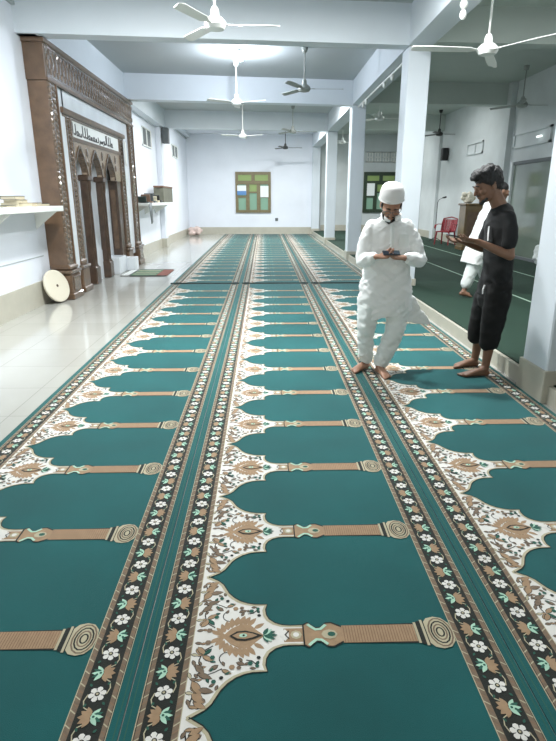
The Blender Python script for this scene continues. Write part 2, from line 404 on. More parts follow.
def border_unit():
    """one .171 long repeat, black band centre at u=0, half width .0485"""
    P = []
    def a(poly, m, l): P.append((poly, m, l))
    a(disc(0, 0, .021, 10), W, 3.5)
    for k in range(6):
        an = k*PI/3+.3; a(disc(.020*math.cos(an), .020*math.sin(an), .0105, 7), W, 4)
        q = an+PI/6; a(leaf(.012*math.cos(q), .012*math.sin(q), q, .016, .003), K, 4.6)
    a(disc(0, 0, .009, 8), K, 5); a(disc(0, 0, .005, 6), BE, 6)
    # palmette pair
    for an in (-1.2, -.6, 0, .6, 1.2): a(leaf(.0, .0855, an, .040, .021), TAN, 4)
    a(disc(.012, .0855, .014, 8), TAN, 4)
    for k, an in enumerate((PI-.9, PI-.45, PI, PI+.45, PI+.9)): a(leaf(-.004, .0855, an, .040, .016), MI if k % 2 == 0 else LF, 4.2)
    a(disc(-.012, .0855, .010, 8), MI, 5); a(disc(-.012, .0855, .005, 6), LF, 6)
    for q in strip([(.03, .0), (.037, .025), (.03, .05), (.01, .062)], .004): a(q, BE, 3)
    for q in strip([(-.03, .0), (-.038, -.025), (-.03, -.05), (-.01, -.062)], .004): a(q, BE, 3)
    for (x, y, an) in ((.026, .035, 1.2), (-.026, -.035, 4.3), (.026, -.03, -.9), (-.026, .03, 2.2)): a(leaf(x, y, an, .016, .009), LF, 4)
    return P
BORD = border_unit()

def carpet(xl, y0, y1, label, group, phase):
    TH = .008; mb = MB(); lay = .0007; nz = [0]
    def put(poly, m, l, dx, dy, fx=1):
        z = TH+l*lay
        vs = [(xl+dx+fx*p[0], dy+p[1], z) for p in poly]
        area = sum(vs[i][0]*vs[(i+1) % len(vs)][1]-vs[(i+1) % len(vs)][0]*vs[i][1] for i in range(len(vs)))
        if area < 0: vs.reverse()
        nz[0] = (nz[0]+1) % 400; vs = [(v[0], v[1], v[2]+nz[0]*1.5e-6*1.0) for v in vs]; mb.add(vs, [tuple(range(len(vs)))], m)
    mb.box((xl, y0, .0005), (xl+1.355, y1, TH), G)
    nstep = int((y1-y0)/.5)
    for e, (u0, u1, m, l) in enumerate([(.040, .062, BR, 1), (.062, .161, K, 1), (.161, .184, BR, 1), (1.176, 1.199, BR, 1), (1.199, 1.298, K, 1), (1.298, 1.320, BR, 1), (.045, .047, K, 2), (1.315, 1.317, K, 2),
                                        (.0405, .043, BE, 2), (.181, .184, BE, 2), (1.176, 1.179, BE, 2), (1.3175, 1.320, BE, 2)]):
        put([(u0, y0), (u1, y0), (u1, y1), (u0, y1)], m, l, 0, 0)
    # green pinlines in the margin
    for u in (.015, 1.34): put([(u, y0), (u+.004, y0), (u+.004, y1), (u, y1)], LF, 1, 0, 0)
    if y0 < 5:
        for q in range(int(6.5/.026)):
            yy = y0+q*.026
            for (u0, u1, sg) in ((.0425, .0615, 1), (.1625, .1815, 1), (1.1775, 1.1965, -1), (1.2995, 1.3175, -1)):
                d0, d1 = (0, .014) if sg > 0 else (.014, 0)
                put([(u0, yy+d0), (u1, yy+d1), (u1, yy+d1+.005), (u0, yy+d0+.005)], BE if q % 2 else RIB, 1.5, 0, 0)
    k = math.ceil((y0-1.682-.1)/.684)
    while True:
        yc = 1.682+k*.684
        if yc+.343 > y1: break
        if yc-.343 > y0:
            near = yc < 13
            for poly, m, l in MOTIF:
                if not near and l >= 6: continue
                put(poly, m, l, 0, yc)
        k += 1
    i = 0
    y = y0+.05
    off = 1.608+phase
    j = math.ceil((y0+.07-off)/.1708)
    while off+j*.1708+.12 < y1:
        yy = off+j*.1708
        for cx_ in (.1115, 1.2485):
            for poly, m, l in BORD:
                if yy > 14 and l >= 5: continue
                put(poly, m, l, cx_, yy, 1 if j % 2 else -1)
        j += 1
    o = mb.build('prayer_carpet', RUG, org=(xl, y0, 0), fix=False)
    tag(o, label, 'carpet', group)
    return o
names = ['leftmost', 'middle', 'rightmost']
XS = [-1.82, -.46, .90]
LABN = ['teal patterned prayer carpet nearest the mihrab, in front of the dark seam', 'central teal patterned prayer carpet in front of the dark seam',
        'teal patterned prayer carpet by the step in front of the seam, both men on it']
LABF = ['teal patterned prayer carpet nearest the mihrab, beyond the dark seam', 'central teal patterned prayer carpet beyond the dark seam, under the back window', 'teal patterned prayer carpet beside the far columns, beyond the dark seam']
for i, x in enumerate(XS):
    carpet(x, .35, 10.74, LABN[i], 'front prayer carpets', .0)
for i, x in enumerate(XS):
    carpet(x, 10.86, 26.72, LABF[i], 'far prayer carpets', .03)
# rolled dark carpet ends at the seam
for i, (x0, x1) in enumerate(((-1.86, -.47), (-.45, .89), (.91, 2.25))):
    o = MB().cap([(x0+.03, 10.80, .015), ((x0+x1)/2, 10.795, .016), (x1-.03, 10.80, .015)], .0135, 8).build('carpet_end_roll', M['seam'], smooth=True, org=((x0+x1)/2, 10.8, 0))
    tag(o, ['dark rolled carpet edge across the seam nearest the mihrab', 'dark rolled carpet edge across the central carpet seam', 'dark rolled carpet edge across the seam beside the columns'][i], 'carpet edge', 'rolled carpet edges')
# platform carpet with pale row lines
mb = MB(); mb.box((2.34, 3.0, .1505), (XR-.04, YB-.05, .158), 0)
for x in (3.9, 5.22): mb.box((x, 3.0, .156), (x+.035, YB-.05, .1595), 1)
mb.box((2.34, 3.0, .156), (2.37, YB-.05, .1595), 0)
tag(mb.build('platform_carpet', [M['greencarpet'], M['line']]), 'plain dark green carpet with thin pale lines covering the raised side floor', 'carpet')

# ------------------------------------------------------------------ mihrab
FX = -3.2
mh = empty('mihrab', (XL, 11.8, 0), 'large carved brown wooden mihrab frame with marble panels and triple arches on the left wall', 'mihrab')
def pane(y0, y1, z0, z1, x0, x1, name, m, bev=.008, parent=mh, ang=False):
    return MB().box((x0, y0, z0), (x1, y1, z1), bev=bev).build(name, m, parent)
# outer frame
def post(y0, y1, z1, xf, name):
    mb = MB()
    mb.box((MX, y0+.03, .5), (xf-.03, y1-.03, z1), 0)
    mb.box((xf-.03, y0+.03, .5), (xf-.015, y1-.03, z1), 1)
    # rope-carved edge and raised inner rib
    for k in range(int((z1-.6)/.085)):
        zc = .62+k*.085
        mb.ell((xf-.015, y0+.07, zc), (.022, .028, .045), n=8, k=6, m=1)
        mb.ell((xf-.015, (y0+y1)/2+.03, zc+.04), (.016, .07, .034), n=8, k=6, m=1)
    mb.box((xf-.03, y1-.1, .5), (xf+.005, y1-.06, z1), 0, bev=.006)
    o = mb.build(name, [M['wood'], M['wood_carv']], mh)
    pd = MB(); pd.box((MX, y0-.05, 0), (xf+.06, y1+.03, .1), 0, bev=.015); pd.box((MX, y0-.02, .08), (xf+.035, y1+.005, .42), 0, bev=.02)
    pd.box((MX, y0-.05, .42), (xf+.06, y1+.03, .48), 1, bev=.015); pd.box((MX, y0, .47), (xf+.02, y1, .56), 0, bev=.03)
    pd.box((xf+.03, y0+.06, .14), (xf+.05, y1-.07, .37), 1, bev=.01)
    pd.build('pedestal', [M['wood'], M['wood_carv']], o)
    return o
post(9.12, 9.56, 3.34, FX, 'outer_post'); post(14.2, 14.72, 3.34, FX, 'outer_post')
mb = MB(); mb.box((MX, 9.12, 3.3), (FX-.02, 14.72, 3.855), 0); mb.box((FX-.03, 9.17, 3.34), (FX-.012, 14.67, 3.79), 1)
for k in range(35):
    y = 9.26+k*.157; mb.ell((FX-.012, y, 3.57), (.022, .062, .11), n=8, k=6, m=1); mb.ell((FX-.012, y+.078, 3.44), (.018, .03, .05), n=8, k=6, m=1); mb.ell((FX-.012, y+.078, 3.7), (.018, .03, .05), n=8, k=6, m=1)
mb.box((MX, 9.08, 3.79), (FX+.02, 14.76, 3.857), 0, bev=.01); mb.box((FX-.03, 9.12, 3.29), (FX+.01, 14.72, 3.34), 0, bev=.01)
mb.build('top_band', [M['wood'], M['wood_carv']], mh)
# marble panels between outer and inner frame
pane(9.54, 9.88, .3, 3.3, MX, FX-.055, 'marble_panel', M['marble']); pane(13.75, 14.23, .3, 3.3, MX, FX-.055, 'marble_panel', M['marble']); pane(9.8, 13.8, 2.98, 3.3, MX, FX-.055, 'marble_lintel', M['marble'])
# inner frame
for (y0, y1) in ((9.84, 10.24), (13.36, 13.78)):
    mb = MB(); mb.box((MX, y0, .5), (FX-.06, y1, 3.0), 0); mb.box((FX-.07, y0+.05, .5), (FX-.045, y0+.12, 2.95), 1, bev=.01); mb.box((FX-.07, y1-.12, .5), (FX-.045, y1-.05, 2.95), 1, bev=.01)
    for k in range(27): mb.ell((FX-.055, (y0+y1)/2, .64+k*.085), (.02, .05, .036), n=8, k=6, m=1)
    o = mb.build('inner_post', [M['wood'], M['wood_carv']], mh)
    pd = MB(); pd.box((MX, y0-.03, 0), (FX+.02, y1+.03, .1), 0, bev=.015); pd.box((MX, y0, .08), (FX-.01, y1, .42), 0, bev=.02); pd.box((MX, y0-.03, .42), (FX+.015, y1+.03, .48), 1, bev=.015); pd.box((MX, y0+.02, .47), (FX-.03, y1-.02, .58), 0, bev=.03)
    pd.build('pedestal', [M['wood'], M['wood_carv']], o)
mb = MB(); mb.box((MX, 9.7, 2.93), (FX-.01, 13.82, 3.02), 0, bev=.015); mb.box((MX, 9.74, 2.88), (FX-.05, 13.78, 2.95), 1, bev=.01); mb.box((MX, 10.1, 2.55), (FX-.05, 13.42, 2.62), 0, bev=.01)
mb.build('inner_lintel', [M['wood'], M['wood_carv']], mh)
# inscription panel with raised lettering
ip = pane(10.12, 13.4, 2.61, 2.89, MX, FX-.07, 'inscription_panel', M['white'])
xf = FX-.072
def stroke(pts, wd=.022):
    for q in strip(pts, wd): mb.prism([(p[0], p[1]) for p in q], 'x', xf, xf+.012)
y = 10.24
rr = random.Random(7)
glyphs = ['alif', 'lam', 'ha', 'nun', 'alif', 'lam', 'lam', 'ha', 'mim', 'ha', 'mim', 'dal', 'ra', 'sin', 'waw', 'lam', 'alif', 'lam', 'lam', 'ha']
for g in glyphs:
    z0 = 2.665; mb = MB()
    if g in ('alif',): stroke([(y+.02, z0), (y+.018, z0+.19)], .02); y += .085
    elif g == 'lam': stroke([(y, z0+.02), (y+.03, z0), (y+.07, z0+.01), (y+.085, z0+.05), (y+.082, z0+.18)], .02); y += .13
    elif g == 'ha': stroke([(y+.06+.045*math.cos(t), z0+.035+.035*math.sin(t)) for t in [i*PI/4 for i in range(9)]], .018); stroke([(y, z0), (y+.14, z0)], .018); y += .165
    elif g == 'nun': stroke([(y+.06+.06*math.cos(t), z0+.05+.055*math.sin(t)) for t in [PI+i*PI/6 for i in range(7)]], .02); y += .17
    elif g == 'mim': stroke([(y+.04+.028*math.cos(t), z0+.03+.028*math.sin(t)) for t in [i*PI/3 for i in range(7)]], .018); stroke([(y, z0), (y+.11, z0)], .018); y += .13
    elif g == 'dal': stroke([(y, z0), (y+.06, z0+.005), (y+.07, z0+.05), (y+.04, z0+.09)], .02); y += .12
    elif g == 'ra': stroke([(y+.06, z0+.05), (y+.05, z0), (y+.01, z0-.03)], .02); y += .1
    elif g == 'sin': stroke([(y, z0+.03), (y+.03, z0), (y+.05, z0+.035), (y+.075, z0), (y+.1, z0+.035), (y+.13, z0), (y+.15, z0+.05)], .018); y += .18
    elif g == 'waw': stroke([(y+.06+.025*math.cos(t), z0+.04+.025*math.sin(t)) for t in [i*PI/3 for i in range(7)]], .018); stroke([(y+.085, z0+.04), (y+.06, z0-.01), (y, z0-.025)], .018); y += .12
    mb.build('letter', M['ink'], ip)
# triple arches : spandrel with pointed, cusped openings
mb = MB()
cent = [10.42, 11.42, 12.42]; hw = .42; bounds = [10.1, 10.92, 11.92, 12.94]
def archz(t):  # t 0..1 from spring to crown
    return 2.0+.47*(t**.62) + .03*abs(math.sin(t*PI*3))
segs = []
for ci, c0 in enumerate((10.5, 11.42, 12.42)):
    h = .40 if ci else .36
    xs = [c0-h+2*h*i/20 for i in range(21)]
    for i in range(20):
        ya, yb = xs[i], xs[i+1]; ta = 1-abs(ya-c0)/h; tb = 1-abs(yb-c0)/h
        za, zb = archz(max(ta, 0)), archz(max(tb, 0))
        mb.prism([(ya, za), (yb, zb), (yb, 2.6), (ya, 2.6)], 'x', FX-.16, FX-.07, 0)
        mb.prism([(ya, za-.012), (yb, zb-.012), (yb, zb+.035), (ya, za+.035)], 'x', FX-.17, FX-.045, 1)
for (a_, b_) in ((10.12, 10.16), (10.84, 11.04), (11.80, 12.04), (12.80, 13.38)):
    mb.box((FX-.16, a_, 1.98), (FX-.07, b_, 2.6), 0)
for yy in (10.95, 11.93, 12.95):
    mb.ell((FX-.07, yy, 2.42), (.02, .06, .09), n=10, k=6, m=1); mb.ell((FX-.07, yy, 2.24), (.02, .045, .07), n=10, k=6, m=1)
mb.build('arch_spandrel', [M['wood_light'], M['wood_carv']], mh)
for yy in (10.93, 11.92):
    mb = MB(); mb.box((FX-.22, yy-.11, .1), (FX-.09, yy+.11, 2.0), bev=.02); mb.box((FX-.26, yy-.14, 0), (FX-.05, yy+.14, .34), bev=.02); mb.box((FX-.25, yy-.13, 1.92), (FX-.05, yy+.13, 2.03), bev=.02)
    mb.lathe((FX-.09, yy, 0), [(.05, .34), (.03, .4), (.035, .5), (.03, 1.7), (.045, 1.8), (.05, 1.92)], n=12)
    smooth_by_angle(mb.build('arch_column', M['wood_dark'], mh))
pane(10.16, 13.1, .02, 2.56, MX, MX+.03, 'niche_back', M['marble'], bev=0)
o = MB(); o.box((MX, 13.02, .3), (FX-.08, 13.38, 2.0), 0); o.box((MX+.06, 13.0, .5), (FX-.14, 13.03, 1.8), 1, bev=.01); o.build('niche_reveal', [M['wood_dark'], M['wood']], mh)
mb = MB(); mb.lathe((-3.17, 13.75, 2.62), [(.0, -.02), (.01, -.02)], n=6)
# oval white plaque at inner right corner
mb = MB(); mb.tube([(FX+.005, 13.62, 2.6), (FX+.03, 13.62, 2.6)], [(.27, .075), (.27, .075)], n=20, flat=(0, 0, 1)); mb.build('oval_plaque', M['white'], mh, smooth=False)
# marble pulpit steps in front of the niche
mb = MB(); mb.box((MX+.03, 12.35, 0), (-3.2, 12.98, .36), 0, bev=.01)
mb.box((-3.18, 12.98, 0), (-3.0, 13.33, .30), 0, bev=.01)
mb.box((-3.45, 12.98, 0), (-3.18, 13.33, .30), 0, bev=.01)
mb.prism([(11.2, 0), (12.35, 0), (12.35, .36), (11.9, .5), (11.3, .95), (11.2, .95)], 'x', MX+.03, FX-.2, 0)
tag(mb.build('pulpit_steps', M['marble'], org=(-3.2, 12.7, 0)), 'low white marble pulpit steps inside the mihrab niche', 'steps')

# prayer mats on the floor
mb = MB(); mb.box((-3.12, 11.98, .0), (-2.94, 12.95, .012), 0, bev=.004); mb.box((-3.10, 12.0, .011), (-2.96, 12.93, .016), 1)
o = mb.build('white_floor_mat', [M['black'], M['white']], org=(-3.03, 12.5, 0))
tag(o, 'small white mat with black edge lying beside the green mat by the mihrab', 'mat')
mb = MB(); mb.box((-2.92, 11.98, 0), (-2.36, 13.03, .014), 0, bev=.004); mb.box((-2.36, 11.97, 0), (-2.12, 13.03, .014), 1, bev=.004); mb.box((-2.92, 11.95, 0), (-2.12, 11.99, .017), 2); mb.box((-2.92, 13.02, 0), (-2.12, 13.06, .017), 2)
for y in (12.2, 12.5, 12.8): mb.box((-2.89, y, .013), (-2.39, y+.05, .017), 3)
o = mb.build('prayer_mat', [M['matgreen'], M['matred'], M['black'], M['bookcream']], org=(-2.4, 12.5, 0)); tag(o, 'green prayer mat with red end lying on the tiles by the mihrab', 'mat')

# round board leaning at the mihrab foot
mb = MB(); c0 = Vector((-3.33, 8.84, .27)); ax = Vector((.88, -.34, .30)).normalized()
mb.tube([c0-ax*.02, c0-ax*.015, c0+ax*.015, c0+ax*.02], [.245, .26, .26, .245], n=40)
ORG_d = (-3.36, 8.8, 0)
o = mb.build('round_board', M['disc'], org=ORG_d); tag(o, 'round cream board with a centre hole leaning against the mihrab foot', 'board')
MB().tube([c0+ax*.018, c0+ax*.023], [.022, .022], n=14).build('centre_hole', M['wood_dark'], o)

# ------------------------------------------------------------------ shelves
def shelf(y0, y1, x1, z, label, name='wall_shelf'):
    t = empty(name, (XL, (y0+y1)/2, z-.3), label, 'shelf', 'white wall shelves')
    MB().box((XL+.001, y0, z-.08), (x1, y1, z), bev=.008).build('board', M['white'], t)
    k = y0+.4
    while k < y1:
        MB().prism([(XL+.001, z-.08), (x1-.08, z-.08), (XL+.001, z-.34)], 'y', k, k+.04).build('bracket', M['white'], t); k += 1.6
    return t
shelf(2.0, 8.9, -3.1, 1.5, 'long white wall shelf left of the mihrab holding books')
shelf(14.9, 19.38, -3.0, 1.5, 'white wall shelf right of the mihrab holding a box and small items')
def book(x, y, z, w_, l_, h_, rz, m, label, tilt=0):
    R = Matrix.Rotation(rz, 3, 'Z'); p = (x, y, z)
    t = empty('book', (x, y, z), label, 'book', 'books on the near wall shelf')
    mb = MB(); mb.box((x-w_/2, y-l_/2, z), (x+w_/2, y+l_/2, z+.004), R=R, piv=p); mb.box((x-w_/2, y-l_/2, z+h_-.004), (x+w_/2, y+l_/2, z+h_), R=R, piv=p); mb.box((x-w_/2, y-l_/2, z), (x-w_/2+.005, y+l_/2, z+h_), R=R, piv=p)
    mb.build('cover', m, t)
    MB().box((x-w_/2+.005, y-l_/2+.006, z+.004), (x+w_/2-.006, y+l_/2-.006, z+h_-.004), R=R, piv=p).build('pages', M['bookcream'], t)
zs = 1.501
book(-3.3, 8.55, zs, .2, .30, .035, .5, M['bookgreen'], 'thin dark green book nearest the mihrab on the left shelf')
book(-3.28, 8.15, zs, .22, .34, .05, .2, M['bookbrown'], 'brown book lying on the left shelf beside the thin green book')
book(-3.3, 7.72, zs, .24, .36, .05, -.1, M['bookcream'], 'cream book at the bottom of the small stack on the left shelf')
book(-3.3, 7.7, zs+.051, .22, .34, .04, .15, M['bookcream'], 'cream book in the middle of the small stack on the left shelf')
book(-3.3, 7.62, zs+.092, .2, .28, .045, -.05, M['black'], 'black book on top of the small stack on the left shelf')
book(-3.25, 7.2, zs, .2, .34, .025, .1, M['bookgreen'], 'flat dark book at the left picture edge on the shelf')
# far shelf things
t = empty('storage_box', (-3.2, 18.3, 1.5), 'olive cardboard box standing at the far end of the wall shelf', 'box')
MB().box((-3.33, 17.5, 1.502), (-3.03, 19.2, 1.93), bev=.01).build('body', M['box'], t)
MB().box((-3.335, 17.48, 1.93), (-3.02, 19.22, 1.985), bev=.01).build('lid', M['bookbrown'], t)
rr = random.Random(3)
for k, (lab, mm) in enumerate([('dark standing item nearest the mihrab on the far wall shelf', 'bookgreen'), ('brown leaning booklet second from the mihrab on the far wall shelf', 'bookbrown'), ('grey leaning booklet in the middle of the far wall shelf', 'grey'),
                               ('cream leaning booklet just left of the olive box', 'bookcream'), ('dark small booklet touching the olive box', 'black')]):
    y = 15.05+k*.48; R = Matrix.Rotation(.5-.2*(k % 2), 3, 'X')
    o = MB().box((-3.3, y, 1.515), (-3.06, y+.05, 1.515+.15+.05*(k % 3)), R=R, piv=(-3.2, y, 1.5), bev=.004); o.box((-3.3, y+.1, 1.501), (-3.04, y+.34, 1.53+.01*k), bev=.004)
    o = o.build('booklet', M[mm], org=(-3.2, y, 1.5)); tag(o, lab, 'booklet', 'booklets on the far shelf')
# cloth hanging from far shelf
mb = MB(); pts = [(-3.29, 15.9+.18*math.sin(i*1.3)*.2+i*.0, 1.5-i*.08) for i in range(8)]
mb.tube([(-2.98, 15.1, 1.49), (-2.975, 15.12, 1.3), (-2.98, 15.2, 1.1), (-2.985, 15.24, 1.0)], [(.015, .2), (.018, .17), (.02, .12), (.02, .1)], n=12, flat=(1, 0, 0))
o = mb.build('hanging_cloth', M['vent'], smooth=True, org=(-3.28, 16.2, 1.5)); tag(o, 'small grey cloth hanging over the edge of the far wall shelf', 'cloth')
# cloth heap at the far left corner
t = MB(); rr = random.Random(9)
for k in range(11): t.ell((-3.3+rr.uniform(-.02, .42), 25.9+rr.uniform(-.5, .5), .10+rr.uniform(0, .24)), (rr.uniform(.12, .2), rr.uniform(.15, .28), rr.uniform(.1, .16)), n=12, k=8)
o = t.build('cloth_heap', M['pinkcloth'], org=(-3.2, 25.9, 0)); remesh(o, .03, 2, lambda p: .04*noise.noise(p*7)); tag(o, 'crumpled pinkish cloth heap on the floor in the far left corner', 'cloth')

# ------------------------------------------------------------------ wall vents, speakers
def vent(x, y0, y1, z0, z1, label, sx=1):
    t = empty('wall_vent', (x, (y0+y1)/2, z0), label, 'vent', 'small grey vents high on the left wall')
    mb = MB(); w_ = .03
    for (a_, b_, c_, d_) in ((y0, y1, z0, z0+w_), (y0, y1, z1-w_, z1), (y0, y0+w_, z0, z1), (y1-w_, y1, z0, z1), ((y0+y1)/2-.02, (y0+y1)/2+.02, z0, z1)): mb.box((x, a_, c_), (x+sx*(.04+.004*(b_-a_ > .2)), b_, d_))
    mb.build('frame', M['white'], t)
    MB().box((x, y0+.02, z0+.02), (x+sx*.012, y1-.02, z1-.02)).build('grille', M['vent'], t)
vent(XL, 17.2, 18.5, 3.1, 3.62, 'grey framed vent high on the left wall right of the mihrab')
vent(XL, 22.6, 24.0, 3.16, 3.62, 'grey framed vent high on the left wall beyond the speaker')
def speaker(x, y, z, sx, w_, label, m):
    t = empty('wall_speaker', (x, y, z), label, 'speaker')
    MB().box((x+sx*.03, y-w_/2, z), (x+sx*.24, y+w_/2, z+.48*w_/.26), bev=.015).build('cabinet', m, t)
    MB().box((x+sx*.045, y-w_/2-.001, z+.02), (x+sx*.225, y-w_/2-.015, z+.46*w_/.26), bev=.004).build('grille', m, t)
    MB().box((x, y-.05, z+.18), (x+sx*.06, y+.05, z+.3)).build('bracket', M['fangrey'], t)
speaker(-3.36, 19.66, 3.36, 1, .26, 'grey loudspeaker mounted on the left wall pilaster', M['grey'])
speaker(XR, 20.2, 2.88, -1, .22, 'black loudspeaker mounted high on the right wall', M['black'])
for (y0, y1, z0, z1) in ((17.2, 18.3, 2.9, 3.2),):
    pass

# ------------------------------------------------------------------ windows
def window(n, x0, x1, z0, z1, frame, papers):
    y = YB; fm = frame; d = .07
    root = empty('window_%d' % n, (x0, y, z0), None, None); root['kind'] = 'structure'
    mb = MB()
    cnt = [0]
    def bar(a, b, c, e, dd=d):
        cnt[0] += 1; mb.box((a, y-dd-.0025*cnt[0], c), (b, y-.001-.0006*cnt[0], e))
    t = .13 if n == 1 else .16
    bar(x0, x1, z0, z0+t); bar(x0, x1, z1-t, z1); bar(x0, x0+t, z0, z1); bar(x1-t, x1, z0, z1)
    zt = z1-.47; bar(x0, x1, zt-.08, zt+.08); xm = (x0+x1)/2; bar(xm-.08, xm+.08, zt, z1)
    w3 = (x1-x0-t)/3
    for k in (1, 2): bar(x0+t/2+k*w3-.085, x0+t/2+k*w3+.085, z0, zt)
    zl = [z0+.72, z0+.92, z0+.72]
    for k in range(3): bar(x0+t/2+k*w3, x0+t/2+(k+1)*w3, zl[k]-.035, zl[k]+.035, .06)
    mb.build('window_frame', fm, root)
    for k in range(3):
        MB().box((x0+t/2+k*w3, y-.03, z0+.03), (x0+t/2+(k+1)*w3, y-.015, zl[k])).build('pane', M['glass_g'], root)
        MB().box((x0+t/2+k*w3, y-.03, zl[k]), (x0+t/2+(k+1)*w3, y-.015, zt)).build('pane', M['glass_y'] if k == 1 else M['glass_g'], root)
    MB().box((x0+.03, y-.03, zt), (xm, y-.015, z1-.03)).build('pane', M['glass_y'], root); MB().box((xm, y-.03, zt), (x1-.03, y-.015, z1-.03)).build('pane', M['glass_y'], root)
    return root
window(1, -1.30, .35, .98, 2.80, M['winframe'], 1)
window(2, 4.70, 6.3, .98, 2.80, M['winframe2'], 0)
o = MB().box((-1.22, YB-.10, 1.78), (-.80, YB-.075, 2.2)).box((-1.22, YB-.102, 1.78), (-.80, YB-.099, 1.96), 1).build('poster', [M['paperw'], M['paperb']], org=(-1, YB-.1, 1.78)); tag(o, 'white and blue poster stuck on the left sash of the back window', 'poster')
o = MB().box((-.14, YB-.10, 1.68), (.24, YB-.075, 2.18)).build('poster', M['paperw'], org=(0, YB-.1, 1.7)); tag(o, 'white paper sheet stuck on the right sash of the back window', 'poster')
o = MB().box((4.86, YB-.10, 1.75), (5.22, YB-.075, 2.3)).build('poster', M['paperw'], org=(5, YB-.1, 1.7)); tag(o, 'white paper sheet stuck on the dark green framed window', 'poster')
t = empty('wall_socket', (.62, YB, .66), 'small grey wall socket right below the back window', 'socket')
MB().box((.55, YB-.03, .6), (.69, YB, .74), bev=.008).build('plate', M['vent'], t); MB().box((.585, YB-.045, .63), (.655, YB-.03, .71), bev=.006).build('plug', M['grey'], t)
# pierced concrete vents above side window
mb = MB()
for k in range(4):
    x = 4.78+k*.38
    for (a_, b_, c_, d_) in ((x, x+.3, 3.22, 3.27), (x, x+.3, 3.62, 3.67), (x, x+.05, 3.22, 3.67), (x+.25, x+.3, 3.22, 3.67), (x+.125, x+.175, 3.22, 3.67), (x, x+.3, 3.42, 3.47)): mb.box((a_, YB-.05, c_), (b_, YB, d_))
struct(mb, 'trim_pierced_vent_blocks', M['white'])

# ------------------------------------------------------------------ glass door in the right wall
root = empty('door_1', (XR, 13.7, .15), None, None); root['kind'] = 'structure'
mb = MB(); mb.box((XR-.09, 14.68, .15), (XR, 14.82, 2.505), bev=.008); mb.box((XR-.06, 12.4, 2.42), (XR, 14.75, 2.5), 1, bev=.006); mb.box((XR-.07, 12.4, .15), (XR, 12.56, 2.5), 2, bev=.008); mb.box((XR-.06, 12.5, .15), (XR, 14.7, .23), 1, bev=.006)  # black upright stands in for a dark column reflected in the glass
mb.build('door_frame_and_reflection', [M['jamb'], M['grey'], M['black']], root)
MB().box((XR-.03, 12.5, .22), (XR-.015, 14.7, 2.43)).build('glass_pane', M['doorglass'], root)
# framed high window / louvre above the door with a lamp
root = empty('window_3', (XR, 14.0, 2.9), None, None); root['kind'] = 'structure'
mb = MB(); 
for (a_, b_, c_, d_) in ((13.0, 14.9, 2.82, 2.87), (13.0, 14.9, 3.13, 3.18), (13.0, 13.06, 2.82, 3.18), (14.84, 14.9, 2.82, 3.18)): mb.box((XR-.05, a_, c_), (XR, b_, d_))
mb.build('window_frame', M['wall_side'], root); MB().box((XR-.02, 13.05, 2.86), (XR-.01, 14.85, 3.14)).build('pane', M['wall_side'], root)
o = MB().cap([(XR-.08, 13.55, 2.98), (XR-.08, 13.35, 2.98)], .025, 10).build('wall_lamp', mat('wall_tube_glass', (255, 255, 255), .3, emit=(235, 245, 245), estr=1.2), smooth=True, org=(XR-.1, 13.5, 2.98)); tag(o, 'small glowing tube lamp on the right wall above the glass door', 'lamp')
root = empty('window_4', (XR, 17.6, 2.9), None, None); root['kind'] = 'structure'
mb = MB()
for (a_, b_, c_, d_) in ((17.0, 18.3, 2.9, 2.94), (17.0, 18.3, 3.2, 3.24), (17.0, 17.05, 2.9, 3.24), (18.25, 18.3, 2.9, 3.24), (17.6, 17.65, 2.9, 3.24)): mb.box((XR-.04, a_, c_), (XR, b_, d_))
mb.build('window_frame', M['wall_side'], root)

# ------------------------------------------------------------------ side room furniture
# red plastic armchair facing the hall
cx_, cy_, z0 = 6.0, 18.35, .1585
t = empty('plastic_armchair', (cx_, cy_, z0), 'red plastic armchair standing against the right wall', 'chair')
def P(x, y, z):
    c_, s_ = math.cos(.75), math.sin(.75); return (cx_+x*c_-y*s_, cy_+x*s_+y*c_, z0+z)
RZ = Matrix.Rotation(.75, 3, 'Z'); pv = (cx_, cy_, z0)
mb = MB(); mb.box((cx_-.24, cy_-.25, z0+.40), (cx_+.2, cy_+.25, z0+.435), bev=.015, R=RZ, piv=pv); mb.build('seat', M['red'], t)
mb = MB()
for (h0, x0, h1, x1, wd) in ((.44, .2, .80, .285, 1),):
    for i in range(7):
        a0 = -.24+i*.48/7+(.006 if i else 0); a1 = -.24+(i+1)*.48/7-.006
        q = lambda yy: .06*(yy/.24)**2
        mb.add([P(.19-q(a0), a0, .43), P(.19-q(a1), a1, .43), P(.285-q(a1), a1*1.05, .80), P(.285-q(a0), a0*1.05, .80), P(.21-q(a0), a0, .43), P(.21-q(a1), a1, .43), P(.305-q(a1), a1*1.05, .80), P(.305-q(a0), a0*1.05, .80)],
               [(0,1,2,3),(4,7,6,5),(0,4,5,1),(1,5,6,2),(2,6,7,3),(3,7,4,0)])
mb.tube([P(.13, -.25, .42), P(.19, -.265, .65), P(.235, -.245, .82), P(.30, 0, .87), P(.235, .245, .82), P(.19, .265, .65), P(.13, .25, .42)], .02, n=8); mb.build('backrest', M['red'], t)
for s in (-1, 1):
    MB().tube([P(.2, s*.26, .64), P(0, s*.29, .65), P(-.2, s*.28, .63), P(-.24, s*.27, .55), P(-.22, s*.26, .42)], [(.012, .035)]*5, n=8, flat=(0, 0, 1)).build('armrest', M['red'], t)
    MB().tube([P(-.2, s*.22, .4), P(-.25, s*.25, 0)], [.028, .02], n=8).build('leg', M['red'], t)
    MB().tube([P(.16, s*.22, .4), P(.22, s*.25, 0)], [.028, .02], n=8).build('leg', M['red'], t)
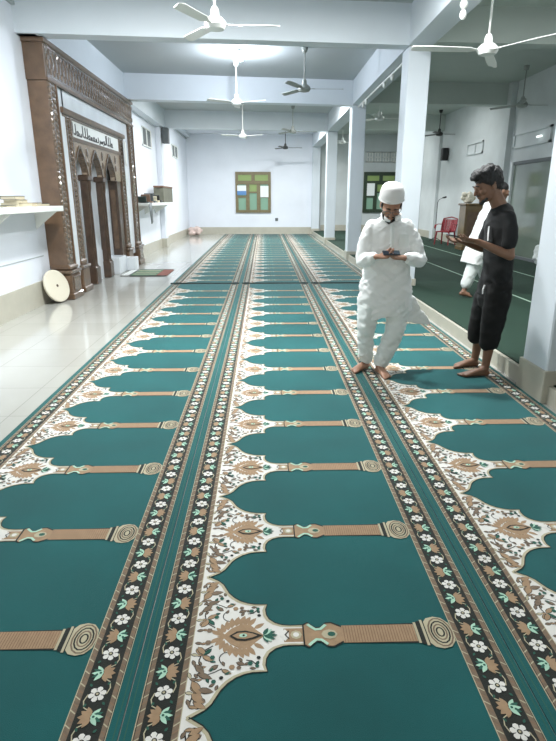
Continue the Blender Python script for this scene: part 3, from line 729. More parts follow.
# microphone stand
mx, my = 6.0, 19.5
t = empty('microphone_stand', (mx, my, z0), 'thin black microphone stand beside the red plastic armchair', 'microphone stand')
for k in range(3):
    a_ = k*2*PI/3; MB().tube([(mx, my, z0+.16), (mx+.28*math.cos(a_), my+.28*math.sin(a_), z0+.012)], .011, n=6).build('leg', M['black'], t)
MB().tube([(mx, my, z0+.14), (mx, my, 1.50)], .011, n=8).build('pole', M['black'], t)
o = MB().tube([(mx, my, 1.48), (mx+.02, my-.1, 1.58), (mx+.10, my-.2, 1.64)], .009, n=6).build('boom', M['black'], t)
MB().cap([(mx+.10, my-.2, 1.64), (mx+.18, my-.27, 1.66)], [.022, .032], 10).build('microphone', M['black'], t, smooth=True)
# podium cabinet with vase-like thing on top
px, py = 6.08, 16.5
t = empty('wooden_podium', (px, py, z0), 'tall varnished brown wooden podium by the right wall behind the young man', 'podium')
MB().box((px-.25, py-.26, z0+.08), (px+.25, py+.26, 1.42), bev=.01).build('cabinet', M['podium'], t)
MB().box((px-.29, py-.30, 1.42), (px+.29, py+.30, 1.48), bev=.012).build('top', M['podium'], t)
MB().box((px-.28, py-.29, z0), (px+.28, py+.29, z0+.1), bev=.01).build('plinth', M['podium'], t)
MB().box((px-.18, py-.275, .5), (px+.18, py-.255, 1.25), bev=.01).build('front_panel', M['wood'], t)
mb = MB(); rr = random.Random(5)
for k in range(9): mb.ell((px-.1+rr.uniform(-.15, .15), py+rr.uniform(-.12, .12), 1.585+rr.uniform(0, .16)), (rr.uniform(.06, .1), rr.uniform(.06, .1), rr.uniform(.06, .1)), n=10, k=6)
mb.ell((px-.1, py, 1.535), (.15, .14, .05))
o = mb.build('cloth_bundle', M['disc'], org=(px, py, 1.48)); remesh(o, .02, 1, lambda p: .02*noise.noise(p*14)); tag(o, 'beige bundle resting on top of the wooden podium', 'bundle')
# white cloth by the door
mb = MB(); rr = random.Random(6)
for k in range(8): mb.ell((6.3+rr.uniform(-.05, .03), 12.55+rr.uniform(-.1, .1), .23+k*.045), (.07, .1, .07), n=10, k=6)
o = mb.build('cloth_heap', M['cloth2'], org=(6.3, 12.55, .158)); remesh(o, .02, 1, lambda p: .025*noise.noise(p*11)); tag(o, 'crumpled white cloth heap in front of the glass door', 'cloth')

# ------------------------------------------------------------------ ceiling fans
def fan(x, y, zh, rz, label, m='fanwhite', r=.72, top=ZC, group='ceiling fans'):
    mm = M[m]
    t = empty('ceiling_fan', (x, y, top), label, 'ceiling fan', group)
    MB().lathe((x, y, top-.1), [(.02, 0), (.05, .02), (.065, .1)], n=14).build('canopy', mm, t, smooth=True)
    MB().tube([(x, y, zh+.1), (x, y, top-.04)], .014, n=8).build('rod', mm, t, smooth=True)
    smooth_by_angle(MB().lathe((x, y, zh-.06), [(.05, 0), (.1, .012), (.125, .05), (.12, .085), (.085, .12), (.05, .14), (.045, .2), (.03, .23)], n=20).build('motor', mm, t))
    for k in range(3):
        a_ = rz+k*2*PI/3; R = Matrix.Rotation(a_, 3, 'Z')
        prof = [(.11, .022), (.2, .03), (.22, .055), (.45, .062), (.66, .068), (r-.02, .055), (r, .02)]
        vs = []; 
        for (d_, w_) in prof:
            for s, dz in ((-1, -.012), (1, .012)):
                for zz in (-.003, .003):
                    q = R@Vector((d_, s*w_, 0)); vs.append((x+q.x, y+q.y, zh-.0+dz*(1 if d_ > .15 else 0)+zz+.0))
        n = len(prof); fs = []
        for i in range(n-1):
            b_ = i*4; c_ = b_+4
            fs += [(b_, b_+2, c_+2, c_), (b_+1, c_+1, c_+3, b_+3), (b_, c_, c_+1, b_+1), (b_+2, b_+3, c_+3, c_+2)]
        fs += [(0, 1, 3, 2), (4*n-4, 4*n-2, 4*n-1, 4*n-3)]
        MB().add(vs, fs).build('blade', mm, t)
    return t
fan(-.52, 6.95, 3.45, .05, 'white ceiling fan nearest the camera, at the top centre')
fan(-.57, 13.2, 3.62, 1.6, 'white ceiling fan hanging directly under the glowing bulb')
fan(-.62, 18.3, 3.46, 1.5, 'white ceiling fan on a long rod behind the one under the bulb')
fan(.83, 12.0, 3.69, .02, 'grey bladed ceiling fan right of the glowing bulb', 'fangrey', .78)
fan(.96, 19.0, 3.67, .05, 'small pale grey ceiling fan in the third bay, right of centre', 'fangrey', .78)
fan(.95, 24.9, 3.68, .1, 'dark ceiling fan farthest away, against the back wall', 'fandark')
fan(2.73, 7.4, 3.32, 3.22, 'big white ceiling fan at upper right above the young man', 'fanwhite', .95)
fan(5.86, 13.4, 3.63, .12, 'dim greenish grey ceiling fan over the glass door', 'fangrey', .8)
fan(5.92, 19.7, 3.68, .0, 'black ceiling fan over the red plastic armchair', 'fandark', .72)
fan(3.11, 15.8, 3.65, .12, 'white ceiling fan seen between the two nearest standing columns', 'fanwhite', .8)
fan(3.12, 23.0, 3.72, .1, 'white ceiling fan seen between the farthest columns', 'fanwhite', .75)

# glowing bulb with holder on ceiling
t = empty('ceiling_bulb', (-.44, 12.2, ZC), 'glowing white bulb on the ceiling above the fan', 'lamp')
MB().lathe((-.44, 12.2, ZC-.07), [(.03, 0), (.045, .02), (.05, .07)], n=14).build('holder', M['white'], t, smooth=True)
MB().lathe((-.44, 12.2, ZC-.21), [(.01, 0), (.05, .015), (.072, .05), (.065, .09), (.03, .14)], n=16).build('glass', M['bulb'], t, smooth=True)
# ceiling battens of the other bays (hidden behind the beams or overhead)
def batten(x, y, label, horiz=True, m='tube'):
    t = empty('ceiling_light', (x, y, ZC), label, 'lamp', 'ceiling tube lights')
    a, b_ = (.62, .05) if horiz else (.05, .62)
    MB().box((x-a, y-b_, ZC-.05), (x+a, y+b_, ZC), bev=.008).build('body', M['white'], t)
    d = (a-.04, 0) if horiz else (0, b_-.04)
    MB().cap([(x-d[0], y-d[1], ZC-.085), (x+d[0], y+d[1], ZC-.085)], .03, 10).build('diffuser', M[m], t, smooth=True)
LAMPS = []
# conduit with small lamp holders along the long beam
t = empty('conduit_rail', (2.40, 12, 3.81), 'thin white conduit with small white fittings under the long beam over the columns', 'conduit')
MB().tube([(2.40, 9.95, 3.81), (2.40, 15.0, 3.81)], .018, n=8).build('pipe', M['white'], t)
for y in (11.2, 11.9, 13.9, 14.3):
    MB().cap([(2.40, y, 3.79), (2.40, y, 3.72)], [.035, .028], 10).build('fitting', M['white'], t, smooth=True)
t = empty('hanging_fitting', (2.36, 7.3, ZB), 'white hanging lamp fitting under the long beam at the top edge', 'lamp fitting')
MB().tube([(2.36, 7.3, 3.86), (2.36, 7.3, 3.78)], .012, n=8).build('stem', M['white'], t); MB().ell((2.36, 7.3, 3.77), (.045, .045, .05)).build('upper_socket', M['white'], t, smooth=True); MB().ell((2.36, 7.3, 3.665), (.04, .04, .055)).build('lower_socket', M['white'], t, smooth=True)

# ------------------------------------------------------------------ people helpers
def frame3(f, u):
    f = Vector(f).normalized(); r = f.cross(Vector(u)).normalized(); u2 = r.cross(f).normalized()
    return Matrix((r, f, u2)).transposed()    # local x=right of person, y=forward, z=up

def head_body(mb, c, R, s=1.0, neck=None):
    c = Vector(c); T = lambda x, y, z: c+R@(Vector((x, y, z))*s)
    E = lambda p, r, n=16, k=10: mb.ell(T(*p), tuple(a*s for a in r), R, n, k)
    E((0, -.012, .035), (.077, .096, .085), 20, 14)       # cranium
    E((0, .02, -.01), (.068, .075, .085), 18, 12)         # face mass
    E((0, .035, -.065), (.052, .055, .05), 16, 10)        # jaw
    E((0, .075, -.092), (.022, .022, .018))               # chin
    E((0, .088, .018), (.050, .014, .011))                # brow
    for q in (-1, 1):
        E((q*.043, .070, -.022), (.024, .022, .022))      # cheek
        E((q*.031, .084, .000), (.016, .011, .010))       # closed, lowered lids
        E((q*.078, -.005, -.012), (.010, .020, .032))     # ear
        E((q*.013, .099, -.034), (.009, .010, .008))      # nostril wings
    mb.cap([T(0, .090, .010), T(0, .104, -.012), T(0, .113, -.030)], [.008*s, .011*s, .013*s], 10)   # nose
    mb.cap([T(-.018, .090, -.056), T(0, .097, -.054), T(.018, .090, -.056)], [.006*s, .008*s, .006*s], 8)  # upper lip
    mb.cap([T(-.014, .089, -.067), T(0, .095, -.067), T(.014, .089, -.067)], [.006*s, .008*s, .006*s], 8)  # lower lip
    if neck is not None: mb.cap([T(0, -.03, -.03), T(0, -.03, -.08), neck], [.052*s, .054*s, .060*s], 14)

def hand(mb, w, d, n, side, s=1.0, curl=(.35, .5, .4), spread=.06, thumb=(.55, .75, .35), fore=None):
    """w wrist, d finger direction, n palm-facing normal, side +1/-1 = where the thumb is along d x n"""
    w = Vector(w); d = Vector(d).normalized(); n = Vector(n); n = (n-d*n.dot(d)).normalized(); t = d.cross(n)*side
    mb.cap([w-d*.01*s, w+d*.03*s, w+d*.075*s, w+d*.092*s], [(.026*s, .018*s), (.034*s, .017*s), (.041*s, .015*s), (.038*s, .012*s)], 14, flat=t)
    for i, (off, ln) in enumerate(((.030, .072), (.010, .080), (-.010, .075), (-.029, .058))):
        p = w+d*(.082-abs(i-1)*.004)*s+t*off*s; q = p-d*.02*s; a = 0; dirv = (d+t*(1.5-i)*spread).normalized(); pts = [q, p]
        for k, fr in enumerate((.45, .32, .25)):
            a += curl[k]; v = dirv*math.cos(a)+n*math.sin(a); p = p+v*ln*fr*s; pts.append(p)
        mb.cap(pts, [.0095*s, .0098*s, .0088*s, .008*s, .007*s], 8)
    p = w+d*.022*s+t*.026*s; v1 = (t*thumb[0]+d*thumb[1]+n*thumb[2]).normalized(); v2 = (t*.1+d*.8+n*(thumb[2]+.2)).normalized()
    mb.cap([p-v1*.01*s, p+v1*.04*s, p+v1*.06*s+v2*.012*s, p+v1*.062*s+v2*.036*s], [.013*s, .012*s, .0105*s, .0085*s], 8)

def foot(mb, ankle, heel, toe, s=1.0, side=1):
    """barefoot; heel and toe on the ground (z of ground in heel.z)"""
    heel = Vector(heel); toe = Vector(toe); g = heel.z; f = (toe-heel); L = f.length; f.normalize(); r = Vector((f.y, -f.x, 0))*side
    up = Vector((0, 0, 1))
    mb.cap([heel+f*.03*s+up*.032*s, heel+f*.09*s+up*.042*s, heel+f*.15*s+up*.034*s, toe-f*.055*s+up*.021*s, toe-f*.045*s+up*.018*s],
           [(.031*s, .030*s), (.034*s, .040*s), (.040*s, .032*s), (.046*s, .020*s), (.045*s, .017*s)], 14, flat=r)
    mb.cap([ankle, heel+f*.06*s+up*.06*s], [.036*s, .036*s], 12)
    for i in range(5):   # big toe on the inner side
        o_ = r*(.034-.0175*i)*s; ln = (.052, .046, .040, .033, .026)[i]*s
        b0 = toe-f*(.055+.004*i)*s+o_+up*.018*s
        mb.cap([b0, b0+f*ln*.6-up*.003, b0+f*ln-up*.006], [.0125*s if i == 0 else .0095*s]*2+[.0115*s if i == 0 else .0085*s], 8)

def torso_arms_legs(mb, J, s=1.0):
    """J dictionary of joint positions -> continuous tapered limbs"""
    V = {k: Vector(v) for k, v in J.items()}
    side = (V['shR']-V['shL']).normalized()
    hipc = (V['hipL']+V['hipR'])/2; shc = (V['shL']+V['shR'])/2; waist = hipc.lerp(shc, .42)
    mb.cap([hipc-Vector((0, 0, .03)), hipc, waist, hipc.lerp(shc, .75), shc-Vector((0, 0, .03))], [(.12*s, .08*s), (.14*s, .09*s), (.115*s, .08*s), (.14*s, .088*s), (.11*s, .065*s)], 20, flat=side)
    mb.cap([shc-Vector((0, 0, .03)), V['neck']], [.07*s, .055*s], 14)
    mb.cap([V['shL'], shc, V['shR']], [.042*s, .062*s, .042*s], 12)
    for q in 'LR':
        mb.cap([V['sh'+q], V['sh'+q].lerp(V['el'+q], .4), V['el'+q]], [.044*s, .042*s, .036*s], 12)
        mb.cap([V['el'+q], V['el'+q].lerp(V['wr'+q], .3), V['wr'+q]], [.038*s, .038*s, .025*s], 12)
        mb.cap([V['hip'+q], V['hip'+q].lerp(V['kn'+q], .4), V['kn'+q]], [.072*s, .066*s, .050*s], 14)
        mb.cap([V['kn'+q], V['kn'+q].lerp(V['an'+q], .3), V['an'+q].lerp(V['kn'+q], .2), V['an'+q]], [.055*s, .055*s, .038*s, .034*s], 14)

def fold(amp, sc=(9, 9, 3.2), seed=0):
    """cloth wrinkles: ridged noise drawn out along two slanting directions"""
    def f(p):
        u = p.z*.55+p.x*.8; v = p.z*.8-p.x*.55
        a = noise.noise(Vector((u*sc[2]+seed, v*sc[0]*1.5, p.y*sc[1]*.7)))
        b = noise.noise(Vector(((p.z*.55-p.x*.8)*sc[2]+seed*3, (p.z*.8+p.x*.55)*sc[0]*1.5, p.y*sc[1]*.7+5)))
        c = noise.noise(Vector((p.x*sc[0], p.y*sc[1], p.z*sc[2]*.6+seed)))
        return amp*(.9*(.3-abs(a)*1.7)+.8*(.3-abs(b)*1.7)+.5*c)
    return f

# ------------------------------------------------------------------ man in white
mw = empty('person', (1.08, 5.0, 0), 'bearded man in white tunic and knitted cap, looking down at his phone', 'person')
J = dict(hipL=(1.045, 5.10, .86), hipR=(1.235, 5.10, .86), knL=(.968, 5.01, .47), knR=(1.232, 4.985, .46), anL=(.995, 5.09, .09), anR=(1.095, 4.965, .09),
         shL=(.98, 5.08, 1.36), shR=(1.30, 5.08, 1.36), elL=(.90, 5.02, 1.07), elR=(1.43, 5.02, 1.06), wrL=(.985, 4.83, 1.12), wrR=(1.22, 4.82, 1.11), neck=(1.14, 5.04, 1.45))
HC = (1.125, 4.99, 1.555); HR = frame3((-.12, -.80, -.58), (0, -.5, .82))
mb = MB(); torso_arms_legs(mb, J, 1.0); head_body(mb, HC, HR, 1.12, neck=(1.14, 5.06, 1.40))
hand(mb, J['wrL'], (.80, -.30, .02), (.1, -.25, .95), -1, 1.12, curl=(.5, .5, .4), thumb=(.25, .8, .45))
hand(mb, J['wrR'], (-.85, -.22, .05), (-.1, -.25, .95), 1, 1.12, curl=(.45, .5, .4), thumb=(.25, .8, .45))
foot(mb, Vector(J['anL']), (1.03, 5.14, .009), (.835, 4.95, .009), 1.0, side=-1)
foot(mb, Vector(J['anR']), (1.085, 5.01, .009), (1.14, 4.74, .009), 1.0, side=1)
body = mb.build('body', M['skin'], mw); remesh(body, .0058, 2)
# trousers
mb = MB()
mb.cap([(1.135, 5.10, .76), (1.135, 5.10, .92)], [(.19, .13), (.17, .12)], 20, flat=(1, 0, 0))
mb.cap([(1.04, 5.09, .82), (.985, 5.03, .60), (.965, 5.01, .45), (.970, 5.05, .28), (.985, 5.085, .13)], [.115, .098, .088, .080, .070], 18)
mb.cap([(1.23, 5.09, .82), (1.255, 5.02, .60), (1.235, 4.98, .45), (1.175, 4.975, .28), (1.115, 4.97, .12)], [.12, .108, .095, .086, .074], 18)
o = mb.build('trousers', M['cloth2'], mw); remesh(o, .009, 2, fold(.013, (13, 11, 4.5), 3))
# tunic with sleeves and side flap
mb = MB()
R_ = [(1.445, .085, .07), (1.425, .12, .08), (1.40, .165, .09), (1.36, .195, .108), (1.30, .205, .125), (1.18, .205, .145), (1.05, .21, .155), (.92, .232, .162), (.78, .255, .172), (.68, .262, .178), (.60, .258, .178)]
n_ = 36; rings = [[(1.138+a_*math.cos(2*PI*j/n_), 5.075+b_*math.sin(2*PI*j/n_), z) for j in range(n_)] for z, a_, b_ in R_]
low = []   # hem: lower on the wearer's right, pulled up on his left
for j in range(n_):
    c_ = math.cos(2*PI*j/n_); low.append((1.138+.25*c_, 5.075+.172*math.sin(2*PI*j/n_), .555+.05*c_))
rings.append(low); vs = [v for r_ in rings for v in r_]; k_ = len(rings)
fs = [(i*n_+j, i*n_+(j+1) % n_, (i+1)*n_+(j+1) % n_, (i+1)*n_+j) for i in range(k_-1) for j in range(n_)]+[tuple(range(n_-1, -1, -1)), tuple((k_-1)*n_+j for j in range(n_))]
mb.add(vs, fs)
mb.cap([(.985, 5.08, 1.365), (.925, 5.05, 1.24), (.905, 5.02, 1.08), (.925, 4.97, 1.07)], [.062, .068, .070, .062], 16)
mb.cap([(.90, 5.02, 1.07), (.935, 4.93, 1.09), (.962, 4.86, 1.11)], [.070, .060, .046], 16)
mb.cap([(1.295, 5.08, 1.365), (1.365, 5.05, 1.24), (1.415, 5.02, 1.07)], [.064, .070, .074], 16)
mb.cap([(1.415, 5.02, 1.065), (1.36, 4.93, 1.08), (1.275, 4.855, 1.10)], [.074, .066, .050], 16)
# flared side panel blown to the wearer's left
mb.prism([(1.34, .86), (1.39, .78), (1.50, .60), (1.615, .45), (1.55, .435), (1.42, .455), (1.35, .47), (1.28, .56), (1.24, .8)], 'y', 5.12, 5.16)
o = mb.build('tunic', M['cloth'], mw)
def ff(p, f1=fold(.013, (13, 11, 4), 1)):
    a = f1(p)
    a *= .45 if p.z > 1.36 else (.75 if p.z > 1.15 else 1)
    return a
remesh(o, .009, 3, ff)
# placket, pocket, collar
mb = MB(); mb.tube([(1.14, 4.962, 1.39), (1.14, 4.938, 1.32), (1.14, 4.918, 1.22), (1.14, 4.912, 1.17)], [(.006, .017)]*4, n=8, flat=(0, 1, 0))
mb.build('placket', M['cloth2'], mw)
mb = MB(); mb.tube([(1.245, 4.955, 1.30), (1.245, 4.935, 1.19)], [(.006, .045)]*2, n=8, flat=(0, 1, 0)); mb.build('chest_pocket', M['cloth2'], mw)
mb = MB(); mb.tube([(1.14+.086*math.cos(a_), 5.035+.084*math.sin(a_), 1.452+.022*math.sin(a_)) for a_ in [-PI/2+.25+i*(2*PI-.5)/18 for i in range(19)]], [(.026, .007)]*19, n=8, flat=(0, 0, 1)); mb.build('collar', M['cloth'], mw, smooth=True)
# cap: rounded pillbox following the head
mb = MB(); c = Vector(HC); s = 1.12
T = lambda x, y, z: c+HR@(Vector((x, y, z))*s)
RC = frame3((-.10, -.93, -.36), (0, 0, 1)); T2 = lambda x, y, z: c+RC@(Vector((x, y, z))*s)
prof = [(.040, .092, .108), (.050, .096, .112), (.075, .096, .112), (.105, .092, .108), (.135, .082, .098), (.152, .065, .08), (.160, .03, .04)]
mb.tube([T2(0, -.006, z) for z, a_, b_ in prof], [(a_*s, b_*s) for z, a_, b_ in prof], 32, flat=RC@Vector((1, 0, 0)))
o = mb.build('knitted_cap', M['cap'], mw, smooth=True)
MB().tube([T2(.096*math.cos(a_), -.006+.112*math.sin(a_), .045) for a_ in [i*2*PI/32 for i in range(33)]], .006, n=6, cap=False).build('cap_band', M['cap'], o, smooth=True)
# hair at temples and back
mb = MB(); mb.ell(T(0, -.045, .01), (.080*s, .072*s, .070*s), HR)
for q in (-1, 1): mb.ell(T(q*.072, .018, .008), (.009*s, .016*s, .024*s), HR)
o = mb.build('hair', M['hair'], mw, smooth=True)
# beard
mb = MB()
mb.cap([T(-.060, .035, -.055), T(-.040, .066, -.088), T(0, .082, -.104), T(.040, .066, -.088), T(.060, .035, -.055)], [.008*s, .014*s, .022*s, .014*s, .008*s], 12)
mb.cap([T(0, .072, -.10), T(0, .075, -.132)], [.026*s, .014*s], 12)
mb.cap([T(-.030, .088, -.058), T(-.015, .1, -.046), T(.015, .1, -.046), T(.030, .088, -.058)], [.005*s, .007*s, .007*s, .005*s], 8)
o = mb.build('beard', M['hair'], mw); remesh(o, .006, 1, lambda p: .004*noise.noise(p*60))
for q in (-1, 1):
    MB().cap([T(q*.046, .094, .024), T(q*.03, .102, .029), T(q*.014, .102, .025)], [.003*s, .005*s, .004*s], 8).build('eyebrow', M['hair'], mw, smooth=True)
# glasses
mb = MB()
for q in (-1, 1):
    mb.tube([T(q*.034+.026*math.cos(a_), .106, -.006+.018*math.sin(a_)) for a_ in [i*2*PI/16 for i in range(17)]], .0022*s, n=6, cap=False)
    mb.tube([T(q*.060, .104, 0), T(q*.078, .06, .002), T(q*.082, -.01, 0)], .0022*s, n=6)
mb.tube([T(-.009, .107, 0), T(.009, .107, 0)], .0022*s, n=6); mb.build('eyeglasses', M['grey'], mw)
# wristwatch
# phone
pc = Vector((1.10, 4.765, 1.155)); PR = frame3((-.05, .55, .25), (0, -.3, 1)) 
t = empty('mobile_phone', pc, 'black phone held in both hands by the man in white', 'phone')
mb = MB(); mb.box(pc+Vector((-.075, -.036, -.005)), pc+Vector((.075, .036, .005)), bev=.004, R=Matrix.Rotation(.45, 3, 'X'), piv=pc); mb.build('case', M['black'], t)
mb = MB(); mb.box(pc+Vector((-.070, -.032, .0045)), pc+Vector((.070, .032, .0062)), R=Matrix.Rotation(.45, 3, 'X'), piv=pc); mb.build('screen', M['screen'], t)

# ------------------------------------------------------------------ young man in black
ym = empty('person', (2.08, 4.97, 0), 'young man in black T-shirt and black three-quarter shorts in profile, barefoot at the step', 'person')
s = 1.05
J = dict(hipL=(2.13, 4.86, .93), hipR=(2.13, 5.07, .93), knL=(2.10, 4.86, .50), knR=(2.09, 5.09, .50), anL=(2.075, 4.85, .09), anR=(2.085, 5.14, .09),
         shL=(2.11, 4.82, 1.455), shR=(2.10, 5.11, 1.46), elL=(2.13, 4.74, 1.13), elR=(2.05, 5.17, 1.16), wrL=(1.87, 4.84, 1.245), wrR=(1.80, 5.02, 1.235), neck=(2.075, 4.96, 1.55))
HC = (1.955, 4.96, 1.715); HR = frame3((-.90, -.10, -.34), (-.3, 0, 1))
mb = MB(); torso_arms_legs(mb, J, s); head_body(mb, HC, HR, 1.16, neck=(2.10, 4.96, 1.50))
hand(mb, J['wrL'], (-.93, .12, .12), (.1, .35, .8), 1, 1.1, curl=(.25, .35, .3))
hand(mb, J['wrR'], (-.95, -.1, .08), (.05, -.3, .9), -1, 1.1, curl=(.2, .3, .25))
foot(mb, Vector(J['anL']), (2.115, 4.84, .009), (1.825, 4.82, .009), 1.03, side=1)
foot(mb, Vector(J['anR']), (2.13, 5.15, .009), (1.85, 5.10, .009), 1.03, side=-1)
body = mb.build('body', M['skin2'], ym); remesh(body, .0058, 2)
# T-shirt
mb = MB(); side = (0, 1, 0)
R_ = [(1.56, 2.085, .075, .062), (1.54, 2.09, .10, .08), (1.505, 2.10, .155, .088), (1.46, 2.105, .185, .10), (1.36, 2.105, .20, .118), (1.22, 2.115, .19, .12), (1.08, 2.125, .185, .12), (.94, 2.125, .19, .127), (.80, 2.12, .20, .135), (.76, 2.12, .20, .136)]
mb.tube([(x, 4.965, z) for z, x, a_, b_ in R_], [(a_, b_) for z, x, a_, b_ in R_], 32, flat=side)
mb.cap([(2.11, 4.83, 1.455), (2.12, 4.785, 1.34), (2.12, 4.765, 1.235)], [.062, .066, .068], 16)
mb.cap([(2.10, 5.10, 1.455), (2.08, 5.14, 1.34), (2.065, 5.155, 1.24)], [.062, .066, .068], 16)
o = mb.build('t_shirt', M['tee'], ym); remesh(o, .009, 3, fold(.009, (8, 8, 2.5), 5))
mb = MB(); mb.tube([(1.980, 4.90, 1.37), (1.972, 4.88, 1.31), (1.970, 4.865, 1.25)], [(.004, .012), (.004, .016), (.004, .010)], n=8, flat=(1, 0, 0)); mb.build('shirt_print', M['print'], o)
# shorts
mb = MB()
mb.cap([(2.13, 4.965, .72), (2.13, 4.965, .92)], [(.19, .145), (.17, .13)], 20, flat=side)
mb.cap([(2.125, 4.87, .85), (2.11, 4.865, .62), (2.095, 4.86, .46), (2.085, 4.86, .33)], [(.105, .12), (.10, .115), (.09, .10), (.082, .09)], 18, flat=side)
mb.cap([(2.125, 5.06, .85), (2.095, 5.085, .62), (2.075, 5.10, .46), (2.065, 5.11, .33)], [(.105, .12), (.10, .115), (.09, .10), (.082, .09)], 18, flat=side)
o = mb.build('shorts', M['shorts'], ym); remesh(o, .010, 3, fold(.010, (8, 8, 2.5), 8))
mb = MB(); mb.tube([(1.99, 4.87, .86), (1.975, 4.865, .82), (1.975, 4.86, .78)], [.008, .007, .006], n=6); mb.build('drawstring', M['print'], o)
# hair
c = Vector(HC); s = 1.16; T = lambda x, y, z: c+HR@(Vector((x, y, z))*s)
mb = MB(); mb.ell(T(0, -.020, .055), (.089*s, .105*s, .082*s), HR, 20, 14); mb.ell(T(0, -.058, .01), (.080*s, .062*s, .078*s), HR)
mb.ell(T(0, .045, .10), (.068*s, .062*s, .040*s), HR); mb.ell(T(0, .085, .088), (.045*s, .032*s, .026*s), HR)
for q in (-1, 1): mb.ell(T(q*.076, .004, .022), (.012*s, .022*s, .04*s), HR)
rr = random.Random(2)
for k in range(26):
    a_ = rr.uniform(0, 2*PI); e = rr.uniform(.2, 1.3); p = T(.078*math.cos(a_)*math.cos(e), -.01+.095*math.sin(a_)*math.cos(e), .065+.070*math.sin(e)); mb.ell(p, (.022, .022, .02), n=8, k=6)
o = mb.build('hair', M['hair'], ym); remesh(o, .007, 1, lambda p: .006*noise.noise(p*45))
mb = MB(); mb.cap([T(-.045, .055, -.085), T(0, .082, -.103), T(.045, .055, -.085)], [.010*s, .019*s, .010*s], 10); mb.cap([T(-.024, .095, -.050), T(0, .104, -.047), T(.024, .095, -.050)], [.003*s, .005*s, .003*s], 8)
mb.build('beard', M['hair'], ym, smooth=True)
for q in (-1, 1): MB().cap([T(q*.046, .092, .022), T(q*.03, .100, .027), T(q*.014, .100, .023)], [.003*s, .005*s, .004*s], 8).build('eyebrow', M['hair'], ym, smooth=True)
pc = Vector((1.70, 4.93, 1.285))
t = empty('mobile_phone', pc, 'dark phone held in front of him by the young man in black', 'phone')
RR = Matrix.Rotation(.18, 3, 'Y'); mb = MB(); mb.box(pc+Vector((-.075, -.036, -.005)), pc+Vector((.075, .036, .005)), bev=.004, R=RR, piv=pc); mb.build('case', M['black'], t)
mb = MB(); mb.box(pc+Vector((-.070, -.032, .0045)), pc+Vector((.070, .032, .0062)), R=RR, piv=pc); mb.build('screen', M['screen'], t)

# ------------------------------------------------------------------ third person, mostly hidden behind the young man
G0 = .158
tp = empty('person', (3.2, 8.3, G0), 'person in white clothes on the dark green side carpet, mostly hidden behind the young man', 'person')
J = dict(hipL=(3.20, 8.22, 1.00), hipR=(3.22, 8.40, 1.00), knL=(3.16, 8.24, .60), knR=(3.40, 8.42, .62), anL=(3.07, 8.27, .27), anR=(3.46, 8.42, .25),
         shL=(3.36, 8.13, 1.47), shR=(3.38, 8.47, 1.47), elL=(3.46, 8.06, 1.20), elR=(3.5, 8.53, 1.20), wrL=(3.64, 8.12, 1.10), wrR=(3.70, 8.48, 1.12), neck=(3.42, 8.3, 1.56))
HC = (3.485, 8.3, 1.71); HR = frame3((.94, 0, -.2), (0, 0, 1))
mb = MB(); torso_arms_legs(mb, J, 1.0); head_body(mb, HC, HR, 1.0, neck=(3.41, 8.3, 1.51))
hand(mb, J['wrL'], (.7, .1, -.6), (-.2, .9, .0), -1, 1.0); hand(mb, J['wrR'], (.7, -.1, -.6), (-.2, -.9, .0), 1, 1.0)
foot(mb, Vector(J['anL']), (2.98, 8.24, G0+.035), (3.19, 8.22, G0+.001), 1.0, side=-1)
foot(mb, Vector(J['anR']), (3.42, 8.42, G0+.001), (3.68, 8.42, G0+.001), 1.0, side=1)
body = mb.build('body', M['skin2'], tp); remesh(body, .008, 2)
mb = MB()
R_ = [(1.56, 3.425, .075, .07), (1.54, 3.41, .14, .09), (1.49, 3.375, .18, .12), (1.35, 3.33, .19, .135), (1.15, 3.27, .18, .14), (.95, 3.21, .19, .15), (.80, 3.17, .2, .15), (.66, 3.14, .2, .15)]
mb.tube([(x, 8.3, z) for z, x, a_, b_ in R_], [(a_, b_) for z, x, a_, b_ in R_], 28, flat=(0, 1, 0))
for q in 'LR':
    mb.cap([J['sh'+q], J['el'+q]], [.07, .065], 14); mb.cap([J['el'+q], Vector(J['wr'+q])], [.065, .05], 14)
o = mb.build('tunic', M['cloth'], tp); remesh(o, .012, 3, fold(.012, (8, 8, 3), 2))
mb = MB(); mb.cap([(3.20, 8.24, .92), (3.15, 8.25, .60), (3.09, 8.27, .37)], [.11, .10, .085], 14); mb.cap([(3.22, 8.4, .92), (3.39, 8.42, .60), (3.45, 8.42, .34)], [.11, .10, .08], 14)
o = mb.build('trousers', M['cloth2'], tp); remesh(o, .012, 2, fold(.01, (8, 8, 3), 4))
c = Vector(HC); T = lambda x, y, z: c+HR@Vector((x, y, z))
mb = MB(); mb.ell(T(0, -.018, .05), (.085, .10, .08), HR); mb.ell(T(0, -.055, .01), (.078, .06, .07), HR); mb.build('hair', M['hair'], tp, smooth=True)

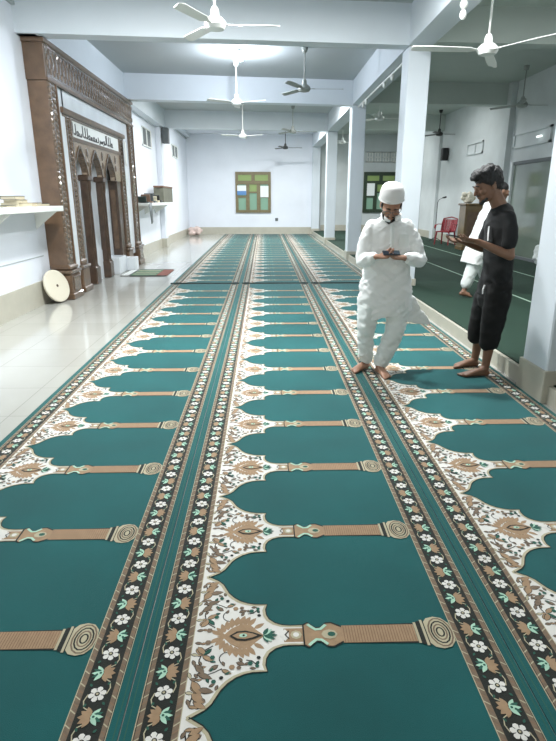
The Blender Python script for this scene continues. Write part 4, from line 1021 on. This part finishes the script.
# ------------------------------------------------------------------ light
W_ = bpy.data.worlds.new('world'); bpy.context.scene.world = W_; W_.use_nodes = True
bg = W_.node_tree.nodes['Background']; bg.inputs['Color'].default_value = srgb(246, 245, 240); bg.inputs['Strength'].default_value = 1.15
def lamp(x, y, z, power, label, col=(244, 246, 246), r=.1):
    """lamp bulb on the ceiling: fixture mesh plus its light"""
    t = empty('ceiling_light', (x, y, ZC), label, 'lamp', 'round ceiling lights')
    MB().lathe((x, y, ZC-.06), [(.2, 0), (.21, .02), (.21, .06)], n=28).build('housing', M['white'], t, smooth=False)
    MB().lathe((x, y, ZC-.075), [(.15, 0), (.18, .01), (.185, .02)], n=28).build('diffuser', M['tube'], t, smooth=False)
    L_ = bpy.data.lights.new('ceiling_light_glow', 'AREA'); L_.shape = 'DISK'; L_.size = .36; L_.energy = power; L_.color = srgb(*col)[:3]
    o = bpy.data.objects.new('ceiling_light_glow', L_); C.objects.link(o); o.location = (x, y, ZC-.08)
lamp(-1.2, 6.3, ZC, 265, 'added unseen round fill light in the near bay left of the aisle')  # near-bay lamps are added out of view to brighten the foreground
lamp(1.3, 6.3, ZC, 210, 'added unseen round fill light in the near bay by the columns')  # second added lamp out of view, also foreground fill
lamp(-1.2, 16.6, ZC, 145, 'round ceiling light in the third bay near the mihrab')
lamp(1.2, 16.6, ZC, 160, 'round ceiling light in the third bay by the columns')
lamp(-1.0, 22.3, ZC, 180, 'round ceiling light in the far bay near the left wall')
lamp(1.2, 22.3, ZC, 215, 'round ceiling light in the far bay by the columns')
lamp(4.6, 6.9, ZC, 70, 'added unseen round fill light over the near end of the side room')  # added overhead, out of view, to lift the dark side ceiling
lamp(4.6, 17.3, ZC, 55, 'added round fill light over the middle of the side room')  # added as dim fill for the side room
lamp(4.6, 23.0, ZC, 60, 'added round fill light over the far end of the side room')  # likewise added, dim fill for the far side room
pl = bpy.data.lights.new('bulb_glow', 'POINT'); pl.energy = 170; pl.shadow_soft_size = .07; pl.color = srgb(236, 243, 255)[:3]
o = bpy.data.objects.new('bulb_glow', pl); C.objects.link(o); o.location = (-.44, 12.2, ZC-.30)

# ------------------------------------------------------------------ camera
cam = bpy.data.cameras.new('camera'); co = bpy.data.objects.new('camera', cam); C.objects.link(co)
cam.sensor_fit = 'VERTICAL'; cam.sensor_height = 24; cam.lens = 545/741*24; cam.clip_end = 100
co.location = (0, 0, 1.6); co.rotation_euler = (math.radians(90-17.468), 0, math.radians(-1.464))
sc = bpy.context.scene; sc.camera = co
sc.view_settings.view_transform = 'Standard'; sc.view_settings.look = 'None'; sc.view_settings.gamma = 1; sc.view_settings.exposure = .22
